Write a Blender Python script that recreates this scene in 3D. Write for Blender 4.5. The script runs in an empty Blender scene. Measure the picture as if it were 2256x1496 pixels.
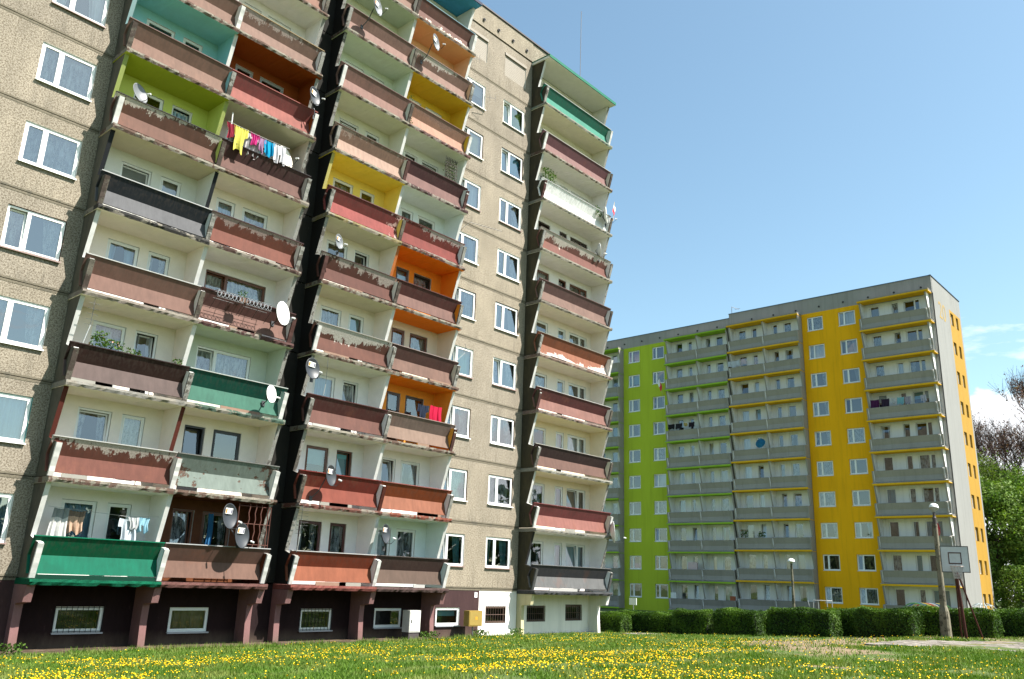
import bpy, math, random
import numpy as np
from mathutils import Vector, Matrix
S = bpy.context.scene
C = S.collection
rnd = random.Random(7)

# ------------------------------------------------------------------ camera
YAW, PITCH, ROLL, FPX = 0.8401, 0.2798, 0.0339, 1860.8
CAM = Vector((-9.3345, -26.7453, 0.3114))
cy, sy, cp, sp = math.cos(YAW), math.sin(YAW), math.cos(PITCH), math.sin(PITCH)
fw = Vector((sy*cp, cy*cp, sp)); r0 = Vector((cy, -sy, 0)); u0 = r0.cross(fw)
cr, sr = math.cos(ROLL), math.sin(ROLL)
rr = cr*r0 + sr*u0; uu = -sr*r0 + cr*u0
cam_data = bpy.data.cameras.new('camera'); cam = bpy.data.objects.new('camera', cam_data); C.objects.link(cam)
m = Matrix((rr, uu, -fw)).transposed().to_4x4(); m.translation = CAM
cam.matrix_world = m
cam_data.sensor_width = 36; cam_data.lens = FPX/2256*36; cam_data.clip_end = 3000; cam_data.clip_start = .1
S.camera = cam

# ------------------------------------------------------------------ sky, sun, exposure
SUN = Vector((.5, -1, 1.5)).normalized()
w = bpy.data.worlds.new('World'); S.world = w; w.use_nodes = True
nt = w.node_tree; N = nt.nodes; L = nt.links
for n in list(N): N.remove(n)
out = N.new('ShaderNodeOutputWorld'); bg = N.new('ShaderNodeBackground'); L.new(bg.outputs[0], out.inputs[0])
sky = N.new('ShaderNodeTexSky'); sky.sky_type = 'NISHITA'; sky.sun_disc = False
sky.sun_elevation = math.asin(SUN.z); sky.sun_rotation = math.atan2(SUN.x, SUN.y)
sky.air_density = 1.0; sky.dust_density = 1.2; sky.ozone_density = 1.6; sky.altitude = 200
bg.inputs[1].default_value = 0.083
tc = N.new('ShaderNodeTexCoord'); sep = N.new('ShaderNodeSeparateXYZ'); L.new(tc.outputs['Generated'], sep.inputs[0])
def wm(op, a, b=None, c=None, clamp=False):
    n = N.new('ShaderNodeMath'); n.operation = op; n.use_clamp = clamp
    for i, v in enumerate((a, b, c)):
        if v is None: continue
        if isinstance(v, (int, float)): n.inputs[i].default_value = v
        else: L.new(v, n.inputs[i])
    return n.outputs[0]
def wnoise(scale, detail, off, sz=1.0):
    mp = N.new('ShaderNodeMapping'); mp.inputs['Location'].default_value = off; mp.inputs['Scale'].default_value = (1, 1, sz)
    L.new(tc.outputs['Generated'], mp.inputs[0])
    n = N.new('ShaderNodeTexNoise'); n.inputs['Scale'].default_value = scale; n.inputs['Detail'].default_value = detail
    n.inputs['Roughness'].default_value = .55
    L.new(mp.outputs[0], n.inputs['Vector']); return n.outputs[0]
z = sep.outputs['Z']
# cumulus bank low over the horizon, thin wisps a little higher
cu = wm('ADD', wnoise(9, 6, (3.1, 1.7, .4), 1.6), wm('MINIMUM', wm('MULTIPLY', wm('SUBTRACT', .197, z), 5.5), wm('ADD', -.17, wm('MULTIPLY', wm('SUBTRACT', sep.outputs['X'], .55, None, True), 1.7))))
cu = wm('MULTIPLY', wm('SUBTRACT', cu, .5), 14, clamp=True)
wi = wm('SUBTRACT', wnoise(11, 7, (.4, 2.2, 5.0), 4.0), wm('MULTIPLY', wm('ABSOLUTE', wm('SUBTRACT', z, .252)), 7.0))
wi = wm('MULTIPLY', wm('SUBTRACT', wi, .43), 5.0, clamp=True)
cl = wm('MAXIMUM', cu, wm('MULTIPLY', wi, .85))
mix = N.new('ShaderNodeMixRGB'); L.new(cl, mix.inputs[0])
tint = N.new('ShaderNodeMixRGB'); tint.blend_type = 'MULTIPLY'; tint.inputs[0].default_value = 1
L.new(sky.outputs[0], tint.inputs[1]); tint.inputs[2].default_value = (1.12, 1.22, 1.05, 1)
L.new(tint.outputs[0], mix.inputs[1]); mix.inputs[2].default_value = (6.6, 6.8, 7.0, 1)
L.new(mix.outputs[0], bg.inputs[0])

sd = bpy.data.lights.new('sun', 'SUN'); sd.energy = 5.0; sd.angle = math.radians(.53); sd.color = (1, .955, .88)
so = bpy.data.objects.new('sun', sd); C.objects.link(so); so.rotation_euler = SUN.to_track_quat('Z', 'Y').to_euler(); so.location = (0, -60, 80)

S.view_settings.view_transform = 'Standard'; S.view_settings.look = 'None'; S.view_settings.gamma = 1
S.view_settings.use_curve_mapping = False; S.view_settings.exposure = 1.42
S.render.engine = 'CYCLES'
S.cycles.max_bounces = 7; S.cycles.diffuse_bounces = 4; S.cycles.transparent_max_bounces = 12

# ------------------------------------------------------------------ materials
def lin(c):
    c = c/255.; return c/12.92 if c <= .04045 else ((c+.055)/1.055)**2.4
def P(r, g, b, k=.66): k *= .48; return (lin(r)*k, lin(g)*k, lin(b)*k)
MC = {}
class MB_:
    def __init__(s, name):
        s.m = bpy.data.materials.new(name); s.m.use_nodes = True; s.t = s.m.node_tree; s.N = s.t.nodes; s.L = s.t.links
        s.b = s.N['Principled BSDF']; s.o = s.N['Material Output']
        s.tc = s.N.new('ShaderNodeTexCoord'); s.oi = s.N.new('ShaderNodeObjectInfo')
        v = s.N.new('ShaderNodeVectorMath'); v.operation = 'ADD'
        sc = s.N.new('ShaderNodeVectorMath'); sc.operation = 'SCALE'; sc.inputs[3].default_value = 40
        cb = s.N.new('ShaderNodeCombineXYZ')
        for i in range(3): s.L.new(s.oi.outputs['Random'], cb.inputs[i])
        s.L.new(cb.outputs[0], sc.inputs[0]); s.L.new(s.tc.outputs['Object'], v.inputs[0]); s.L.new(sc.outputs[0], v.inputs[1])
        s.vec = v.outputs[0]; s.b.inputs['Specular IOR Level'].default_value = .18
    def noise(s, scale, detail=4, st=(1, 1, 1), rough=.55, local=True):
        mp = s.N.new('ShaderNodeMapping'); mp.inputs['Scale'].default_value = st
        s.L.new(s.vec if local else s.geo(), mp.inputs[0])
        n = s.N.new('ShaderNodeTexNoise'); n.inputs['Scale'].default_value = scale; n.inputs['Detail'].default_value = detail
        n.inputs['Roughness'].default_value = rough; s.L.new(mp.outputs[0], n.inputs['Vector']); return n.outputs[0]
    def geo(s):
        g = s.N.new('ShaderNodeNewGeometry'); return g.outputs['Position']
    def sepz(s):
        n = s.N.new('ShaderNodeSeparateXYZ'); s.L.new(s.tc.outputs['Object'], n.inputs[0]); return n.outputs
    def math(s, op, a, b=None, clamp=False):
        n = s.N.new('ShaderNodeMath'); n.operation = op; n.use_clamp = clamp
        for i, v in enumerate((a, b)):
            if v is None: continue
            if isinstance(v, (int, float)): n.inputs[i].default_value = v
            else: s.L.new(v, n.inputs[i])
        return n.outputs[0]
    def ramp(s, x, lo, hi, a=0., b=1.):
        n = s.N.new('ShaderNodeMapRange'); n.inputs[1].default_value = lo; n.inputs[2].default_value = hi
        n.inputs[3].default_value = a; n.inputs[4].default_value = b; s.L.new(x, n.inputs[0]); return n.outputs[0]
    def mix(s, f, a, b, mode='MIX'):
        n = s.N.new('ShaderNodeMixRGB'); n.blend_type = mode
        for i, v in enumerate((f, a, b)):
            if isinstance(v, (int, float)): n.inputs[i].default_value = v if i == 0 else (v, v, v, 1)
            elif isinstance(v, tuple): n.inputs[i].default_value = (*v[:3], 1)
            else: s.L.new(v, n.inputs[i])
        return n.outputs[0]
    def col(s, c):
        if isinstance(c, tuple): s.b.inputs['Base Color'].default_value = (*c[:3], 1)
        else: s.L.new(c, s.b.inputs['Base Color'])
    def bump(s, h, st=.3, d=.01):
        n = s.N.new('ShaderNodeBump'); n.inputs['Strength'].default_value = st; n.inputs['Distance'].default_value = d
        s.L.new(h, n.inputs['Height']); s.L.new(n.outputs[0], s.b.inputs['Normal'])
    def rough(s, v): s.b.inputs['Roughness'].default_value = v
def cached(f):
    def g(*a):
        k = (f.__name__,)+a
        if k not in MC: MC[k] = f(*a)
        return MC[k]
    return g
@cached
def plain(name, c, rough=.7, var=.12, metal=0.):
    s = MB_(name)
    n = s.noise(3, 5); n2 = s.noise(22, 3)
    f = s.math('ADD', s.math('MULTIPLY', n, .7), s.math('MULTIPLY', n2, .3))
    s.col(s.mix(1., c, s.mix(s.ramp(f, .3, .7), 1-var, 1+var*.6), 'MULTIPLY')); s.rough(rough); s.b.inputs['Metallic'].default_value = metal
    return s.m
@cached
def paint(lo, up, peel, pcol, amt):
    """weathered paint on a concrete balcony panel; peel: '', top, all, bottom"""
    s = MB_('weathered_paint')
    o = s.sepz()
    c = lo
    if up: c = s.mix(s.ramp(o['Z'], .612, .622), lo, up)  # upper half: mostly the overhang's shade put into the colour, a few two-tone
    st = s.noise(7, 6, (1, 1, .12), .65); bl = s.noise(1.6, 4)
    c = s.mix(1., c, s.mix(s.ramp(st, .35, .72), .80, 1.05), 'MULTIPLY')
    c = s.mix(1., c, s.mix(s.ramp(bl, .3, .7), .86, 1.05), 'MULTIPLY')
    rs = s.math('MULTIPLY', s.ramp(s.noise(1.1, 6, (1, 1, .6), .7), .56, .66), s.ramp(s.oi.outputs['Random'], .2, .9))
    c = s.mix(s.math('MULTIPLY', rs, .40), c, (.16, .06, .035))
    # grime running down from the coping
    g = s.math('MULTIPLY', s.ramp(s.noise(14, 3, (1, 1, .08), .6), .45, .62), s.ramp(o['Z'], .55, 1.12))
    c = s.mix(s.math('MULTIPLY', g, .38), c, (.07, .055, .045))
    if peel:
        n = s.noise(6.5, 8, (1, 1, .22), .72); n2 = s.noise(3.0, 7, (1, 1, 1), .7)
        big = s.noise(.55, 2, (1, 1, .2), .5)
        q = lambda v: s.math('ADD', s.math('ADD', s.math('MULTIPLY', s.math('SUBTRACT', v, .5), 1.6), amt-.02), s.math('MULTIPLY', s.math('SUBTRACT', big, .5), 1.5))
        if peel == 'top': e = s.math('ADD', s.math('MULTIPLY', s.math('SUBTRACT', o['Z'], 1.02), 1.2), q(n))
        elif peel == 'bottom': e = s.math('ADD', s.math('MULTIPLY', s.math('SUBTRACT', .22, o['Z']), 1.3), q(n2))
        elif peel == 'mid': e = s.math('ADD', s.math('MULTIPLY', s.math('ABSOLUTE', s.math('SUBTRACT', o['Z'], .5)), -.8), s.math('ADD', n2, amt-.25))
        else: e = q(n2)
        k = s.ramp(e, .0, .035)
        pc = s.mix(s.ramp(s.noise(30, 2), .3, .7), pcol, tuple(v*.55 for v in pcol))
        c = s.mix(k, c, pc)
        s.bump(s.math('MULTIPLY', k, -1.), .5, .01)
    else:
        s.bump(s.noise(60, 3), .25, .004)
    s.col(c); s.rough(.72)
    return s.m
@cached
def concrete(c, stain=(.30, .09, .06), k=.35, dirt=.5):
    s = MB_('weathered_concrete')
    n = s.noise(5, 8, (1, 1, 1), .7); n2 = s.noise(26, 6, (1, 1, 1), .7); n3 = s.noise(1.4, 3)
    c1 = s.mix(s.ramp(n, .3, .68), tuple(v*(1-dirt) for v in c), c)
    c1 = s.mix(s.ramp(n2, .56, .64), c1, tuple(v*.35 for v in c))
    c1 = s.mix(s.math('MULTIPLY', s.ramp(s.math('ADD', n, s.math('MULTIPLY', n3, .8)), 1.0-k*.45, 1.03-k*.45), .85), c1, stain)
    s.col(c1); s.bump(s.math('ADD', n2, n), .6, .02); s.rough(.9); return s.m
@cached
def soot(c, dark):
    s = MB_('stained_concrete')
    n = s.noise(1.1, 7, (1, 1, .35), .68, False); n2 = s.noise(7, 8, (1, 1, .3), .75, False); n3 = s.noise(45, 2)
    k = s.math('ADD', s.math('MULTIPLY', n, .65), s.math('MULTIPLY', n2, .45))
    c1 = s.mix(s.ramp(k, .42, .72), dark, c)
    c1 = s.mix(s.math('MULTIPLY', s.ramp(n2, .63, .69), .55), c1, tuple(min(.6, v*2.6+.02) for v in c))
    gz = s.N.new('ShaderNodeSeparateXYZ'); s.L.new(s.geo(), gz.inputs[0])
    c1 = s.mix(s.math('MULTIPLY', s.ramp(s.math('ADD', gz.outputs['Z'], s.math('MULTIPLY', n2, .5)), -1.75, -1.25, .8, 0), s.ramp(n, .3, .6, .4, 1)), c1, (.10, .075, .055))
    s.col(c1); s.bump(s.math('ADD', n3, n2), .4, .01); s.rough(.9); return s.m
@cached
def pebble(c, d):
    s = MB_('pebble_dash')
    n = s.noise(20, 2, (1, 1, 1), .5, False); n2 = s.noise(46, 3, (1, 1, 1), .6, False); n3 = s.noise(.5, 4, (1, 1, 1), .6, False)
    n4 = s.noise(1.6, 5, (1, 1, .25), .6, False)
    c1 = s.mix(s.ramp(s.math('ADD', s.math('MULTIPLY', n, .45), s.math('MULTIPLY', n2, .55)), .43, .54), d, c)
    c1 = s.mix(s.ramp(n2, .6, .7), c1, tuple(min(.8, v*1.35) for v in c))
    c1 = s.mix(1., c1, s.mix(s.ramp(n3, .3, .7), .84, 1.08), 'MULTIPLY')
    c1 = s.mix(1., c1, s.mix(s.ramp(n4, .25, .6), .80, 1.04), 'MULTIPLY'); c1 = s.mix(1., c1, s.mix(s.oi.outputs['Random'], (.92, .92, .93), (1.04, 1.03, 1.0)), 'MULTIPLY')
    o = s.sepz(); c1 = s.mix(s.math('MULTIPLY', s.math('MULTIPLY', s.ramp(o['Z'], 0, .9, 1, 0), s.ramp(s.noise(5, 5, (1, 1, .1), .6, False), .5, .66)), .35), c1, (.05, .045, .035))
    s.col(c1); s.bump(n2, .7, .015); s.rough(.95); return s.m
@cached
def render_(c, dirt=.1):
    s = MB_('render_coat')
    n = s.noise(.5, 5, (1, 1, .5), .6, False); n2 = s.noise(90, 2); n5 = s.noise(3.2, 5, (1, 1, .06), .65, False)
    s.col(s.mix(1., s.mix(1., c, s.mix(s.ramp(n, .3, .7), 1-dirt, 1+dirt*.5), 'MULTIPLY'), s.mix(s.ramp(n5, .5, .72), 1., .84), 'MULTIPLY')); s.bump(n2, .15, .003); s.rough(.85); return s.m
@cached
def glassm(k=.0):
    s = MB_('window_glass'); s.N.remove(s.b)
    tr = s.N.new('ShaderNodeBsdfTransparent'); tr.inputs[0].default_value = (.82, .86, .86, 1)
    gl = s.N.new('ShaderNodeBsdfGlossy'); gl.inputs[0].default_value = (.9, .93, .95, 1); gl.inputs['Roughness'].default_value = .01
    lw = s.N.new('ShaderNodeFresnel'); lw.inputs[0].default_value = 1.52
    f = s.math('ADD', s.math('MULTIPLY', lw.outputs[0], 1.7), .085+k, True)
    b = s.N.new('ShaderNodeBump'); b.inputs['Strength'].default_value = .04; b.inputs['Distance'].default_value = .1
    s.L.new(s.noise(1.2, 1), b.inputs['Height']); s.L.new(b.outputs[0], gl.inputs['Normal'])
    mx = s.N.new('ShaderNodeMixShader'); s.L.new(f, mx.inputs[0]); s.L.new(tr.outputs[0], mx.inputs[1]); s.L.new(gl.outputs[0], mx.inputs[2])
    s.L.new(mx.outputs[0], s.o.inputs[0]); return s.m
@cached
def curtainm(c, lace, f=1.):
    s = MB_('curtain_cloth')
    s.rough(.9)
    if lace:
        n = s.noise(9, 2, (1, 1, .35), .5); n2 = s.noise(26, 2, (1, 1, 1), .5)
        a = s.math('ADD', s.ramp(n, .38, .64, .22, .78), s.ramp(n2, .4, .65, -.05, .10), True)
        s.L.new(a, s.b.inputs['Alpha'])
    s.col(s.mix(1., tuple(v*f for v in c), s.mix(s.ramp(s.noise(5, 3, (1, 1, .2)), .3, .7), .8, 1.05), 'MULTIPLY'))
    return s.m
@cached
def leafm(c, c2, c3=None):
    c, c2 = tuple(v*.66 for v in c), tuple(v*.66 for v in c2); c3 = c3 and tuple(v*.66 for v in c3)
    s = MB_('foliage'); g = s.N.new('ShaderNodeNewGeometry')
    rnd_ = g.outputs['Random Per Island']
    f = s.ramp(rnd_, 0, 1)
    cc = s.mix(f, c, c2)
    n = s.noise(1.0, 3, (1, 1, 1), .5, False)
    if c3: cc = s.mix(s.ramp(n, .45, .65), cc, c3)
    s.col(cc); s.rough(.55)
    s.b.inputs['Specular IOR Level'].default_value = .12
    tl = s.N.new('ShaderNodeBsdfTranslucent'); s.L.new(s.mix(1., cc, (1.3, 1.5, .5), 'MULTIPLY'), tl.inputs[0])
    mx = s.N.new('ShaderNodeMixShader'); mx.inputs[0].default_value = .22
    s.L.new(s.b.outputs[0], mx.inputs[1]); s.L.new(tl.outputs[0], mx.inputs[2]); s.L.new(mx.outputs[0], s.o.inputs[0])
    return s.m
@cached
def matte(name, c, rough=.6, metal=0.):
    m = bpy.data.materials.new(name); m.use_nodes = True; b = m.node_tree.nodes['Principled BSDF']
    b.inputs['Base Color'].default_value = (*c, 1); b.inputs['Roughness'].default_value = rough; b.inputs['Metallic'].default_value = metal
    return m

# ------------------------------------------------------------------ mesh helpers
class M:
    def __init__(s): s.v = []; s.f = []; s.mi = []
    def face(s, pts, mi=0):
        i = len(s.v); s.v += [tuple(p) for p in pts]; s.f.append(tuple(range(i, i+len(pts)))); s.mi.append(mi)
    def box(s, x0, x1, y0, y1, z0, z1, mi=0):
        if x0 > x1: x0, x1 = x1, x0
        if y0 > y1: y0, y1 = y1, y0
        if z0 > z1: z0, z1 = z1, z0
        i = len(s.v)
        s.v += [(x0, y0, z0), (x1, y0, z0), (x1, y1, z0), (x0, y1, z0), (x0, y0, z1), (x1, y0, z1), (x1, y1, z1), (x0, y1, z1)]
        for q in ((0, 3, 2, 1), (4, 5, 6, 7), (0, 1, 5, 4), (1, 2, 6, 5), (2, 3, 7, 6), (3, 0, 4, 7)):
            s.f.append(tuple(i+k for k in q)); s.mi.append(mi)
        return s
    def prism_x(s, poly, x0, x1, mi=0, ml=None, mr=None):
        """poly: (y,z) counter-clockwise seen from -x ... extruded along x"""
        n = len(poly); i = len(s.v)
        s.v += [(x0, y, zz) for y, zz in poly]+[(x1, y, zz) for y, zz in poly]
        s.f.append(tuple(i+k for k in range(n))); s.mi.append(mi if ml is None else ml)
        s.f.append(tuple(i+n+k for k in range(n-1, -1, -1))); s.mi.append(mi if mr is None else mr)
        for k in range(n):
            a, b = i+k, i+(k+1) % n
            s.f.append((b, a, a+n, b+n)); s.mi.append(mi)
        return s
    def tube(s, pts, r, n=6, mi=0, r2=None):
        pts = [Vector(p) for p in pts]; rings = []
        for j, p in enumerate(pts):
            d = (pts[min(j+1, len(pts)-1)]-pts[max(j-1, 0)]).normalized()
            a = d.orthogonal().normalized(); b = d.cross(a)
            rad = r if r2 is None else r+(r2-r)*j/(len(pts)-1)
            i = len(s.v); rings.append(i)
            for k in range(n):
                t = 2*math.pi*k/n; s.v.append(tuple(p+a*math.cos(t)*rad+b*math.sin(t)*rad))
        for j in range(len(rings)-1):
            for k in range(n):
                a, b = rings[j]+k, rings[j]+(k+1) % n; c, d = rings[j+1]+(k+1) % n, rings[j+1]+k
                s.f.append((a, b, c, d)); s.mi.append(mi)
        s.f.append(tuple(rings[0]+k for k in range(n-1, -1, -1))); s.mi.append(mi)
        s.f.append(tuple(rings[-1]+k for k in range(n))); s.mi.append(mi)
        return s
    def lathe(s, prof, n=16, c=(0, 0, 0), mi=0):
        rings = []
        for r, zz in prof:
            rings.append(len(s.v))
            for k in range(n):
                t = 2*math.pi*k/n; s.v.append((c[0]+r*math.cos(t), c[1]+r*math.sin(t), c[2]+zz))
        for j in range(len(rings)-1):
            for k in range(n):
                s.f.append((rings[j]+k, rings[j]+(k+1) % n, rings[j+1]+(k+1) % n, rings[j+1]+k)); s.mi.append(mi)
        return s
    def mesh(s, name, mats, smooth=False):
        me = bpy.data.meshes.new(name); me.from_pydata(s.v, [], s.f)
        for mm in (mats if isinstance(mats, (list, tuple)) else [mats]): me.materials.append(mm)
        if any(s.mi): me.polygons.foreach_set('material_index', s.mi)
        if smooth: me.polygons.foreach_set('use_smooth', [True]*len(s.f))
        me.update(); return me
def ob(name, me, parent=None, loc=(0, 0, 0), rot=None, label=None):
    o = bpy.data.objects.new(name, me); C.objects.link(o); o.location = loc
    if rot: o.rotation_euler = rot
    if parent: o.parent = parent
    if label: o['label'] = label
    return o
def thing(o, label, cat, group=None):
    o['label'] = label; o['category'] = cat
    if group: o['group'] = group
    return o
def empty(name, loc, rz=0):
    o = bpy.data.objects.new(name, None); C.objects.link(o); o.location = loc; o.rotation_euler = (0, 0, rz); return o
def structure(o, kind='structure'): o['kind'] = kind; return o
def npmesh(name, V, F, mats, mi=None, smooth=False):
    me = bpy.data.meshes.new(name); n = F.shape[1]
    me.vertices.add(len(V)); me.vertices.foreach_set('co', V.astype(np.float32).ravel())
    me.loops.add(F.size); me.loops.foreach_set('vertex_index', F.astype(np.int32).ravel())
    me.polygons.add(len(F)); me.polygons.foreach_set('loop_start', np.arange(0, F.size, n, dtype=np.int32))
    me.polygons.foreach_set('loop_total', np.full(len(F), n, dtype=np.int32))
    for mm in (mats if isinstance(mats, (list, tuple)) else [mats]): me.materials.append(mm)
    if mi is not None: me.polygons.foreach_set('material_index', mi.astype(np.int32))
    me.update(calc_edges=True)
    if smooth: me.polygons.foreach_set('use_smooth', [True]*len(F))
    return me

def wall(x0, x1, z0, z1, holes, y=0., th=.08, rev=.1, bw=.02, lo=0):
    """facade panel in the x/z plane facing -y with window holes (hx0,hx1,hz0,hz1); slot 0 wall, slot 1 reveal"""
    m = M(); xs = sorted({x0, x1, *[v for h in holes for v in h[:2]]}); zs = sorted({z0, z1, *[v for h in holes for v in h[2:4]]})
    for i in range(len(xs)-1):
        for j in range(len(zs)-1):
            cx, cz = (xs[i]+xs[i+1])/2, (zs[j]+zs[j+1])/2
            if any(h[0] < cx < h[1] and h[2] < cz < h[3] for h in holes): continue
            m.face([(xs[i], y, zs[j]), (xs[i+1], y, zs[j]), (xs[i+1], y, zs[j+1]), (xs[i], y, zs[j+1])])
    for a, b in (((x0, z0), (x0, z1)), ((x1, z1), (x1, z0)), ((x1, z0), (x0, z0)), ((x0, z1), (x1, z1))):
        m.face([(a[0], y, a[1]), (b[0], y, b[1]), (b[0], y+th, b[1]), (a[0], y+th, a[1])])
    for h in holes:
        a0, a1, b0, b1 = h[:4]; Y = y+rev
        m.face([(a0, y, b0), (a0, Y, b0), (a0, Y, b1), (a0, y, b1)][::-1], 1); m.face([(a1, y, b0), (a1, Y, b0), (a1, Y, b1), (a1, y, b1)], 1)
        m.face([(a0, y, b0), (a1, y, b0), (a1, Y, b0), (a0, Y, b0)], 1); m.face([(a0, y, b1), (a1, y, b1), (a1, Y, b1), (a0, Y, b1)][::-1], 1)
    return m

# ------------------------------------------------------------------ windows
WHITE = (.78, .78, .76)
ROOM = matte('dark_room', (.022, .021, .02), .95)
WM = {}
CUR = {
 'net': ((.72, .74, .76), True), 'net2': ((.8, .8, .78), True), 'white': ((.75, .76, .77), False), 'cream': ((.66, .6, .48), False),
 'blue': ((.35, .5, .62), False), 'teal': ((.16, .38, .42), False), 'lilac': ((.42, .22, .40), False), 'green': ((.42, .62, .16), False),
 'mint': ((.5, .68, .56), False), 'brown': ((.22, .15, .11), False), 'grey': ((.33, .34, .35), False), 'red': ((.4, .06, .08), False), 'yellow': ((.74, .68, .42), False), 'cyan': ((.1, .45, .6), False)}
def winmesh(w_, h_, split, depth, fr, skip=False):
    """frame, mullions and sashes; origin at lower left of the opening, frame at y=0..; slot0 frame slot1 room"""
    k = ('f', round(w_, 2), round(h_, 2), split, fr, skip)
    if k in WM: return WM[k]
    m = M(); t = .055; d = .07
    m.box(0, w_, 0, d, 0, t); m.box(0, w_, 0, d, h_-t, h_); m.box(0, t, 0, d, t, h_-t); m.box(w_-t, w_, 0, d, t, h_-t)
    xs = [t]+[w_*s for s in split]+[w_-t]
    for s in split: m.box(w_*s-t*.6, w_*s+t*.6, -.004, d-.004, t, h_-t)
    for i in range(len(xs)-1):       # sashes
        if skip and i == 0: continue
        a, b = xs[i]+(t*.6 if i else 0), xs[i+1]-(t*.6 if i < len(xs)-2 else 0)
        e = .045; y0, y1 = -.012, .045
        m.box(a, b, y0, y1, t, t+e); m.box(a, b, y0, y1, h_-t-e, h_-t); m.box(a, a+e, y0, y1, t+e, h_-t-e); m.box(b-e, b, y0, y1, t+e, h_-t-e)
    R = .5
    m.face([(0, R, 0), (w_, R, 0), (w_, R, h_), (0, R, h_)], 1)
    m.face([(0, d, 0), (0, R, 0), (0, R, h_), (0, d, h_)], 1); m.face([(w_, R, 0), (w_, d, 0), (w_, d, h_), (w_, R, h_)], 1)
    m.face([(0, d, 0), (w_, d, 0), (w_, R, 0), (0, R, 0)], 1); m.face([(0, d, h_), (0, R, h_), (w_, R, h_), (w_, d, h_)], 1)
    WM[k] = m.mesh('window_frame', [matte('window_frame_paint', fr, .35), ROOM]); return WM[k]
def panemesh(a, b, h_, k=0.):
    key = ('p', round(a, 2), round(b, 2), round(h_, 2), k)
    if key not in WM:
        m = M(); m.face([(a, .02, .09), (b, .02, .09), (b, .02, h_-.09), (a, .02, h_-.09)])
        WM[key] = m.mesh('pane', glassm(k))
    return WM[key]
def curmesh(w_, h_, kind, var, f=1.):
    key = ('c', round(w_, 2), round(h_, 2), kind, var, f)
    if key in WM: return WM[key]
    m = M(); col, lace = CUR[kind]; Y = .19
    r = random.Random(var*31+len(kind)); n = max(10, int(w_*26)); full = var % 3 != 1
    if kind in ('green', 'mint', 'yellow', 'cyan', 'lilac', 'teal', 'grey') and var % 2 == 0:      # roller blind
        top = h_-.05; bot = .06 if kind in ('mint', 'lilac', 'green') else h_*(.25+.15*(var % 3))
        m.box(.06, w_-.06, Y, Y+.006, bot, top); m.box(.06, w_-.06, Y-.01, Y+.016, bot-.025, bot)
        WM[key] = m.mesh('blind', plain('blind_cloth', col, .8, .08)); return WM[key]
    spans = [(.05, w_-.05)] if full else [(.05, w_*.36), (w_*.64, w_-.05)]
    for a, b in spans:
        nn = max(8, int(n*(b-a)/w_)); ph = r.random()*6; fq = 30+r.random()*14; pts = []
        for i in range(nn+1):
            x = a+(b-a)*i/nn; y = Y+.035*math.sin(fq*x+ph)+.015*math.sin(fq*2.3*x)
            pts.append((x, y))
        zs = [.06, h_*.5, h_-.06]
        for i in range(nn):
            for j in range(2):
                g = .0 if full else .12*(1-zs[j]/h_); g2 = 0 if full else .12*(1-zs[j+1]/h_)
                def q(p, zz, gg): 
                    cx = a if a < w_*.3 else b
                    return (p[0]+(cx-p[0])*gg*3*(1 if not full else 0), p[1], zz)
                m.face([q(pts[i], zs[j], g), q(pts[i+1], zs[j], g), q(pts[i+1], zs[j+1], g2), q(pts[i], zs[j+1], g2)])
    WM[key] = m.mesh('curtain', curtainm(col, lace, f)); return WM[key]
def sillmesh(w_, fr):
    key = ('s', round(w_, 2), fr)
    if key not in WM:
        m = M(); m.box(-.03, w_+.03, -.12, .02, -.022, .0); m.box(-.03, w_+.03, -.125, -.115, -.045, -.0); WM[key] = m.mesh('sill', matte('sill_metal', fr, .4))
    return WM[key]
FRAMEC = {'white': WHITE, 'darkred': (.07, .016, .014), 'brown': (.13, .045, .02), 'black': (.016, .016, .018), 'teal': (.12, .42, .42), 'dark': (.05, .03, .022), 'grey': (.32, .33, .33)}
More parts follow.
